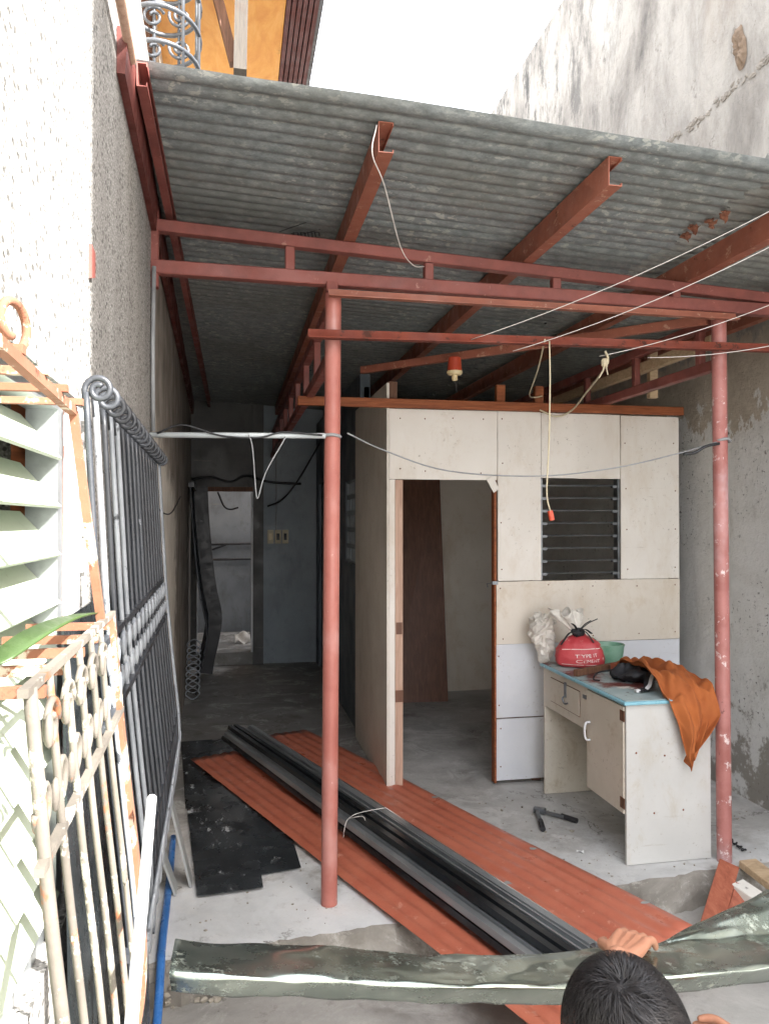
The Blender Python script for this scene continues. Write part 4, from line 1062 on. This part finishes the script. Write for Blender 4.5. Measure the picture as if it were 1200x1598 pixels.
for k in range(5):
    p = atz(1132 + k * 7, 1306 + k * 5, .012)
    ch.tube(catmull([p + V((.012 * math.cos(a), .012 * math.sin(a) * (1 if k % 2 else .4), .004 * math.sin(a * 2 + k))) for a in (0, 1.05, 2.1, 3.14, 4.2, 5.2)], 3, True), .0035, 5, True)
put(ch, 'chain', 'black_cable', None, 'short dark chain lying on the floor beside the worn post', 'chain')

# ================================================================== WINDOW GUARDS (wrought iron)
def curve_guard(prof, off):
    """profile: (z, offset from wall); returns fn(y) -> points"""
    def f(y): return catmull([V((xl(y) + o + off, y, z)) for z, o in prof], 5)
    return f
gd = thing('window_guard', 'rusty white belly shaped iron guard over the louvred window', 'window guard', (-.2, .8, .8))
prof = [(1.47, .115), (1.30, .130), (1.12, .150), (.98, .160), (.88, .150), (.80, .115), (.76, .06), (.75, .0)]
gf = curve_guard(prof, 0)
ys = [.643, .713, .79, .862, .939, 1.015]
for y_ in ys:
    put(MB().tube(gf(y_), .0036 if y_ > .65 else .0055, 8), 'bar', 'bent_rust_iron', gd, smooth='all')
put(MB().sweep(gf(1.13), rect(.024, .006), (1, 0, 0)), 'flat_bar', 'rust_iron', gd)
for z_, o_ in ((1.47, .115), (1.335, .127), (.80, .113)):
    put(MB().bar((xl(.62) + o_, .62, z_), (xl(1.14) + o_, 1.14, z_), .008, .007), 'rail', 'bent_rust_iron', gd)
for y_ in (.70, .80, .90, 1.0, 1.12):
    put(MB().bar((xl(y_) + .006, y_, 1.455), (xl(y_) + .115, y_, 1.455), .008, .010), 'rung', 'rust_iron', gd)
for i in range(len(ys) - 1):
    yc = (ys[i] + ys[i + 1]) / 2; o_ = .121
    for sgn in (1, -1):
        m_ = MB()
        m_.tube(spiral((xl(yc) + o_, yc + sgn * .014, 1.40 + sgn * .028), (0, 1, 0), (0, 0, 1), .024, .008, 0 if sgn > 0 else math.pi, 1.2), .0036, 6)
        put(m_, 'scroll', 'bent_rust_iron', gd, smooth='all')
        put(MB().ell((xl(yc) + o_ + .004, yc - sgn * .012, 1.40 + sgn * .03), .004, .006, .015, None, 7, 5), 'leaf_casting', 'bent_rust_iron', gd, smooth='all')
for i, yc in enumerate((.56, .78, .98)):
    m_ = MB(); o_ = .10
    m_.tube(spiral((xl(yc) + o_, yc, .90), (.2, 1, 0), (0, 0, 1), .075, .015, .6 + i, 1.6, 34), .0045, 7)
    put(m_, 'large_scroll', 'bent_rust_iron', gd, smooth='all')
# upper frame of the guard
ua = V((xl(.45) + .10, .42, 1.735)); ub = V((xl(1.0) + .085, 1.0, 1.735)); uc = V((xl(1.06) + .112, 1.05, 1.47))
put(MB().bar(ua, ub, .010, .010), 'top_rail', 'rust_iron', gd)
put(MB().bar(ub, uc, .010, .010, (0, 1, 0)), 'upright', 'rust_iron', gd)
for k in range(6):
    y_ = .50 + k * .098
    put(MB().bar((xl(y_) + .005, y_, 1.745), (xl(y_) + .098, y_, 1.745), .010, .008), 'rung', 'rust_iron', gd)
m_ = MB(); m_.tube(spiral((xl(.98) + .02, .975, 1.835), (.3, 1, 0), (0, 0, 1), .034, .016, -1.2, .95, 26), .0055, 8)
put(m_, 'top_scroll', 'rust_iron', gd, smooth='all')
put(MB().tube([V((xl(1.1) + .172, 1.10, 1.22)), V((xl(.7) + .178, .76, 1.12))], .0065, 8), 'brace_tube', 'white_frame', gd)

# the grille stack leaning further along
bk = thing('leaning_grille', 'black belly shaped iron grille with scrolled top leaning on the pebbledash wall', 'grille', (-.25, 2.3, 0))
prof2 = [(1.83, .030), (1.60, .043), (1.32, .060), (1.05, .086), (.80, .110), (.62, .100), (.40, .060), (.15, .026), (.005, .016)]
g2 = curve_guard(prof2, 0)
ys2 = [1.45 + i * .11 for i in range(16)]
for i, y_ in enumerate(ys2):
    y_ = min(y_, 3.10)
    silver = i in (1, 3, 4)
    put(MB().tube(g2(y_), .0060, 7), 'bar', 'silver_wrought_iron' if silver else 'black_wrought_iron', bk, smooth='all')
    m_ = MB()
    c_ = V((xl(y_) + .052, y_, 1.835))
    m_.tube([V((xl(y_) + .030, y_, 1.80))] + spiral(c_, (-1, 0, 0), (0, 0, 1), .025, .008, 0, 1.35, 24), .0058, 7)
    put(m_, 'top_scroll', 'black_wrought_iron', bk, smooth='all')
for z_, o_ in ((1.375, .056), (1.235, .068), (.83, .107), (.60, .097), (.12, .024)):
    put(MB().bar((xl(1.42) + o_, 1.42, z_), (xl(3.1) + o_, 3.1, z_), .014, .014), 'rail', 'black_wrought_iron', bk)
put(MB().sweep([p + V((.012, 0, 0)) for p in g2(3.12)], rect(.030, .008), (1, 0, 0)), 'edge_bar', 'silver_wrought_iron', bk)
put(MB().sweep([p + V((-.012, 0, 0)) for p in g2(2.10)], rect(.13, .004), (1, 0, 0)), 'flat_bar', 'black_wrought_iron', bk)
for i in range(len(ys2) - 1):
    yc = (ys2[i] + ys2[i + 1]) / 2
    m_ = MB()
    for sgn in (1, -1):
        m_.tube(spiral((xl(yc) + .063, yc + sgn * .018, 1.305 + sgn * .03), (0, 1, 0), (0, 0, 1), .028, .009, 0 if sgn > 0 else math.pi, 1.2, 16), .006, 6)
        m_.ell((xl(yc) + .068, yc - sgn * .02, 1.305 + sgn * .032), .007, .011, .024, None, 6, 5)
    put(m_, 'scroll', 'silver_wrought_iron', bk, smooth='all')
    m_ = MB()
    m_.ell((xl(yc) + .122, yc, .74), .007, .013, .062, Matrix.Rotation(R(8), 3, 'Y'), 7, 6)
    m_.ell((xl(yc) + .118, yc + .03, .70), .006, .010, .045, None, 6, 5)
    put(m_, 'leaf_casting', 'silver_wrought_iron', bk, smooth='all')
for r_ in range(6):
    z_ = .20 + r_ * .065; o_ = .026 + (z_ - .15) * .15
    put(MB().bar((xl(1.42) + o_, 1.42, z_), (xl(3.1) + o_, 3.1, z_), .006, .012), 'lattice_bar', 'black_wrought_iron', bk)
for y0, y1, mm in ((1.33, 2.55, 'dark_polished_sheet'),):
    m_ = MB(); m_.grid(lambda u, v: (xl(y0) + .014 + .030 * (1 - v) - .016 * u, y0 + (y1 - y0) * u, .02 + 1.42 * v), 10, 6)
    put(m_, 'leaning_sheet', mm, None, 'dark glossy sheet standing behind the black iron grille', 'sheet', solid=.004)
# grille in the passage
pg = thing('passage_grille', 'dark belly shaped iron grille leaning in the passage near the far doorway', 'grille', (-.38, 7.8, 0))
prof3 = [(1.96, .035), (1.6, .055), (1.2, .09), (.9, .13), (.62, .185), (.40, .165), (.15, .11), (.01, .09)]
g3 = curve_guard(prof3, 0)
for k in range(8):
    put(MB().tube(g3(7.25 + k * .12), .009, 6), 'bar', 'black_wrought_iron', pg, smooth='all')
put(MB().sweep([p + V((.06, 0, 0)) for p in g3(8.25)], rect(.012, .17), (1, 0, 0)), 'edge_plate', 'dark_plastic', pg)
put(MB().bar((xl(7.2) + .045, 7.2, 1.93), (xl(8.3) + .045, 8.3, 1.93), .05, .04), 'rail', 'black_wrought_iron', pg)
for k in range(9):
    m_ = MB(); y_ = 6.9 + k * .05; z_ = .10 + k * .045
    m_.tube(catmull([(xl(y_) + .07 + .06 * math.cos(a), y_, z_ + .05 * math.sin(a)) for a in (0, 1.57, 3.14, 4.71)], 5, True), .006, 6, True)
    put(m_, 'ring', 'silver_wrought_iron', pg, smooth='all')
# upper balcony grille
ug = thing('balcony_grille', 'grey wrought iron bowed balcony grille with scrolls above the canopy roof', 'grille', (-.45, 3.7, 3.45))
uc_ = V((-.335, 3.72, 0))
for k in range(8):
    z_ = 3.55 + k * .16
    put(MB().tube([uc_ + V((.175 * math.cos(a), .24 * math.sin(a), z_)) for a in [2 * math.pi * i / 28 for i in range(28)]], .011, 8, True), 'hoop', 'upper_grey_iron', ug, smooth='all')
    for j in range(2):
        c_ = uc_ + V((-.06 + .13 * j, .22 - .02 * j, z_ + .075))
        put(MB().tube(spiral(c_, (1, 0, 0), (0, 0, 1), .055, .018, .4 + 2.4 * j, 1.35, 22), .008, 7), 'scroll', 'upper_grey_iron', ug, smooth='all')
for a in (-.9, -.2, .5, 1.2, 1.9, 2.6):
    q = uc_ + V((.175 * math.cos(a), .24 * math.sin(a), 0))
    put(MB().tube([q + V((0, 0, 3.53)), q + V((0, 0, 4.9))], .008, 7), 'upright', 'upper_grey_iron', ug, smooth='all')
for y_ in (4.35, 4.6):
    put(MB().box(-.50, -.46, y_, y_ + .05, 3.42, 4.98), 'mullion', 'dark_timber', house)
# leaf on the guard
m_ = MB()
lp_ = catmull([(-.20, .72, 1.475), (-.19, .82, 1.484), (-.18, .94, 1.486), (-.172, 1.08, 1.478)], 6)
m_.sweep(lp_, [(-.011, .004), (0, -.001), (.011, .004), (.010, .006), (0, .0015), (-.010, .006)], (0, 0, 1), False, [.4 + 1.0 * math.sin(math.pi * min(1, i / (len(lp_) - 1) + .12)) ** .6 * (1 - .75 * (i / (len(lp_) - 1)) ** 2) for i in range(len(lp_))])
put(m_, 'plant_leaf', 'leaf', None, 'long pale green leaf lying on the rusty window guard', 'leaf', smooth='all')

# ================================================================== GREEN TINTED METAL FLASHING
m_ = MB()
def flash_pt(s_, q):
    x = -.115 + s_ * 1.72
    zf = .762 - .118 * min(1, (x + .115) / .80) ** .9 - .02 * max(0, x - .7)
    wob = .011 * mnoise.noise(V((x * 3.3, 1, 0))) + .003 * mnoise.noise(V((x * 9, 5, 0)))
    yf = 1.485 + .012 * mnoise.noise(V((x * 2, 8, 0)))
    cut = max(0, .10 - s_ * 1.72) * .0
    flare = .62 * max(0, (x - .92) / .65) ** 1.1
    P = [V((x, yf + .050, zf - .066)), V((x, yf + .024, zf - .034)), V((x, yf, zf - .004)), V((x, yf + .004, zf)), V((x, yf + .05, zf - .002)), V((x, yf + .10, zf - .008 + .012 * mnoise.noise(V((x * 5, 3, 0))))),
         V((x, yf + .145, zf - .016)), V((x, yf + .152 + .03 * flare, zf - .020 + .06 * flare)), V((x, yf + .156 + .10 * flare, zf - .025 + .13 * flare)), V((x, yf + .160 + .24 * flare, zf - .032 + .18 * flare))]
    f = q * (len(P) - 1); i = min(int(f), len(P) - 2)
    p = P[i].lerp(P[i + 1], f - i)
    p += V((0, .35 * wob, wob * (1 if q > .35 else .4)))
    cr = mnoise.noise(V((x * 14, q * 9, 2)))
    p.z += .0015 * cr + .006 * (abs(mnoise.noise(V((x * 5 + q * 2, q * 3, 9)))) - .25) + .003 * (abs(mnoise.noise(V((x * 13 - q * 3, q * 6, 4)))) - .25)
    p.y += .0012 * mnoise.noise(V((x * 18, q * 7, 6)))
    return p
m_.grid(flash_pt, 150, 36)
put(m_, 'metal_flashing', 'green_tint_zinc', None, 'long bent shiny greenish metal flashing held by the crouching person', 'flashing', smooth='all', solid=.001)

# ================================================================== CROUCHING PERSON
def fused(parts, voxel, m, name, parent=None, smooth_it=4):
    """join closed tubes and ellipsoids and fuse them into one continuous skin"""
    me = bpy.data.meshes.new('tmp'); me.from_pydata([tuple(p) for p in parts.v], [], parts.f)
    ob = bpy.data.objects.new('tmp', me); col_.objects.link(ob)
    d = ob.modifiers.new('r', 'REMESH'); d.mode = 'VOXEL'; d.voxel_size = voxel; d.use_smooth_shade = True
    d = ob.modifiers.new('s', 'SMOOTH'); d.factor = .5; d.iterations = smooth_it
    dg = bpy.context.evaluated_depsgraph_get()
    new = bpy.data.meshes.new_from_object(ob.evaluated_get(dg))
    bpy.data.objects.remove(ob)
    mb = MB(); mb.v = [v_.co.copy() for v_ in new.vertices]; mb.f = [tuple(p.vertices) for p in new.polygons]
    bpy.data.meshes.remove(new)
    return put(mb, name, m, parent, smooth='all')
def limb(mb, pts, rs, n=12, sub=5):
    P = catmull(pts, sub); k = len(pts) - 1
    rr = []
    for i in range(len(P)):
        f = i / (len(P) - 1) * k; j = min(int(f), k - 1); rr.append(rs[j] + (rs[j + 1] - rs[j]) * (f - j))
    mb.sweep(P, circ(1, n), (.2, .3, .9), False, rr)
    mb.ell(P[0], rr[0], rr[0], rr[0], None, 10, 8); mb.ell(P[-1], rr[-1], rr[-1], rr[-1], None, 10, 8)
per = thing('person', 'person with short black hair crouching and holding the bent metal flashing', 'person', (.66, .95, GZ))
HC = V((.606, 1.115, .780))
NB = V((.640, 1.000, .665)); ST = V((.645, .955, .60)); PEL = V((.69, .66, .14))
SHL, SHR = V((.475, .965, .60)), V((.825, .955, .60))
ELL, ELR = V((.60, 1.26, .46)), V((.985, 1.15, .40))
WRL, WRR = V((.800, 1.515, .672)), V((1.012, 1.37, .50))
KNL, KNR = V((.50, 1.08, .37)), V((.92, 1.05, .36))
ANL, ANR = V((.56, .80, -.05)), V((.86, .78, -.05))
bd = MB()
hm = Matrix.Rotation(R(-28), 3, 'X')       # face tipped down towards the sheet
bd.ell(HC, .076, .094, .102, hm, 20, 14)
bd.ell(HC + hm @ V((0, .045, -.055)), .058, .060, .072, hm, 16, 12)
bd.ell(HC + hm @ V((0, .105, -.035)), .013, .020, .022, hm)         # nose
for sx in (-1, 1):
    bd.ell(HC + hm @ V((.078 * sx, -.002, -.022)), .010, .022, .034, hm)      # ears
bd.ell(HC + hm @ V((0, .094, -.082)), .024, .012, .010, hm)          # lips
limb(bd, [HC + V((.006, -.03, -.05)), NB, ST], [.052, .052, .06])
limb(bd, [ST, (.66, .86, .42), PEL], [.10, .125, .13])
for sh, el, wr, side in ((SHL, ELL, WRL, -1), (SHR, ELR, WRR, 1)):
    limb(bd, [ST, sh, el, wr], [.07, .052, .040, .026])
for kn, an in ((KNL, ANL), (KNR, ANR)):
    hip = PEL + V((-.07 if kn.x < .7 else .07, 0, 0))
    limb(bd, [hip, kn, an], [.085, .056, .04])
    limb(bd, [an, an + V((0, .10, -.03)), an + V((0, .20, -.055))], [.038, .036, .026])
# left hand: palm over the back edge of the flashing, fingers pointing right
def hand(mb, wr, fwd, nrm, hold, spread=1, curl=.5):
    """wr wrist, fwd palm direction, nrm back of the hand, side = thumb side"""
    fwd = V(fwd).normalized(); nrm = V(nrm); nrm = (nrm - fwd * nrm.dot(fwd)).normalized(); side = fwd.cross(nrm) * hold
    pc_ = wr + fwd * .045
    for k in (-1.5, -.5, .5, 1.5):
        limb(mb, [wr + side * k * .008, wr + fwd * .045 + side * k * .018, wr + fwd * .085 + side * k * .0205], [.016, .0145, .0115], 8, 3)
    for i, k in enumerate((1.5, .5, -.5, -1.5)):
        L_ = (.070, .078, .073, .058)[i]
        b = wr + fwd * .085 + side * k * .021
        d1 = (fwd * math.cos(curl) - nrm * math.sin(curl)); d2 = (fwd * math.cos(curl * 2.2) - nrm * math.sin(curl * 2.2)); d3 = (fwd * math.cos(curl * 3) - nrm * math.sin(curl * 3))
        p1 = b + d1 * L_ * .45; p2 = p1 + d2 * L_ * .32; p3 = p2 + d3 * L_ * .24
        limb(mb, [b, p1, p2, p3], [.0105, .0098, .0088, .0072], 8, 3)
    tb = wr + fwd * .028 + side * .030
    t1 = tb + (side * .75 + fwd * .6 - nrm * .3).normalized() * .038
    t2 = t1 + (fwd * .85 + side * .25 - nrm * .35).normalized() * .034
    limb(mb, [wr + fwd * .012 + side * .015, tb, t1, t2], [.015, .0135, .0115, .009], 8, 3)
hand(bd, WRL, (.70, .58, .10), (-.15, -.05, 1), -1, curl=.38)
hand(bd, WRR, (.10, .95, .15), (.95, -.1, .25), 1, curl=.45)
body = fused(bd, .0032, 'skin', 'body', per, 3)
# shirt and trousers
sh_ = MB()
limb(sh_, [NB + V((0, -.005, -.03)), ST, (.66, .86, .42), PEL + V((0, 0, .04))], [.072, .118, .138, .142])
for sh, el in ((SHL, ELL), (SHR, ELR)):
    limb(sh_, [ST, sh, sh.lerp(el, .62)], [.085, .066, .060])
fused(sh_, .008, 'shirt', 'shirt', per, 5)
tr_ = MB()
limb(tr_, [PEL + V((-.06, 0, .02)), PEL + V((.06, 0, .02))], [.148, .148])
for kn, an in ((KNL, ANL), (KNR, ANR)):
    hip = PEL + V((-.07 if kn.x < .7 else .07, 0, 0))
    limb(tr_, [hip, kn, kn.lerp(an, .85)], [.105, .074, .060])
fused(tr_, .008, 'trousers', 'trousers', per, 5)
# hair: a cap plus several thousand short strands turning out of the crown
random.seed(5)
hr = MB()
hr.ell(HC + hm @ V((0, -.006, .010)), .0775, .0935, .0985, hm, 28, 18)
cap = []
crown = V((-.25, -.62, .74)).normalized()
for k in range(15000):
    d = V((random.gauss(0, 1), random.gauss(0, 1), random.gauss(0, 1))).normalized()
    if d.z < -.45 + .5 * max(0, d.y) or (d.y > .45 and d.z < .35): continue
    c_ang = d.angle(crown)
    if c_ang < .045: continue
    away = (d - crown * d.dot(crown))
    if away.length < 1e-3: continue
    away.normalize()
    sw = random.gauss(.55, .38); tang = (away * math.cos(sw) + crown.cross(away) * math.sin(sw))
    tang = (tang - d * tang.dot(d)).normalized()
    L_ = random.uniform(.035, .062); wdt = random.uniform(.00032, .0007)
    lift = random.uniform(.003, .024)
    base = V((d.x * .081, d.y * .098, d.z * .100 + .012))
    sd = d.cross(tang) * wdt
    pts = []
    jit = V((random.gauss(0, .007), random.gauss(0, .007), random.gauss(0, .007)))
    for q in range(5):
        t = q / 4
        p = base * (1 + .01) + tang * (L_ * t) + d * (lift * math.sin(t * 2.2)) + jit * t
        e = V((p.x / .083, p.y / .100, (p.z - .012) / .102))
        if e.length < 1.02: p = V((e.normalized().x * .0847, e.normalized().y * .102, e.normalized().z * .104 + .012))
        if e.length > 1.17:
            e2_ = e.normalized() * 1.17; p = V((e2_.x * .083, e2_.y * .100, e2_.z * .102 + .012))
        pts.append(p)
    vs = []
    for q, p in enumerate(pts):
        ww = 1 - .75 * (q / 4) ** 2
        vs += [HC + hm @ (p - sd * ww), HC + hm @ (p + sd * ww)]
    hr.add(vs, [(2 * q, 2 * q + 1, 2 * q + 3, 2 * q + 2) for q in range(4)])
put(hr, 'hair', 'hair', per, 'short black hair swirling out from the crown', smooth='all')
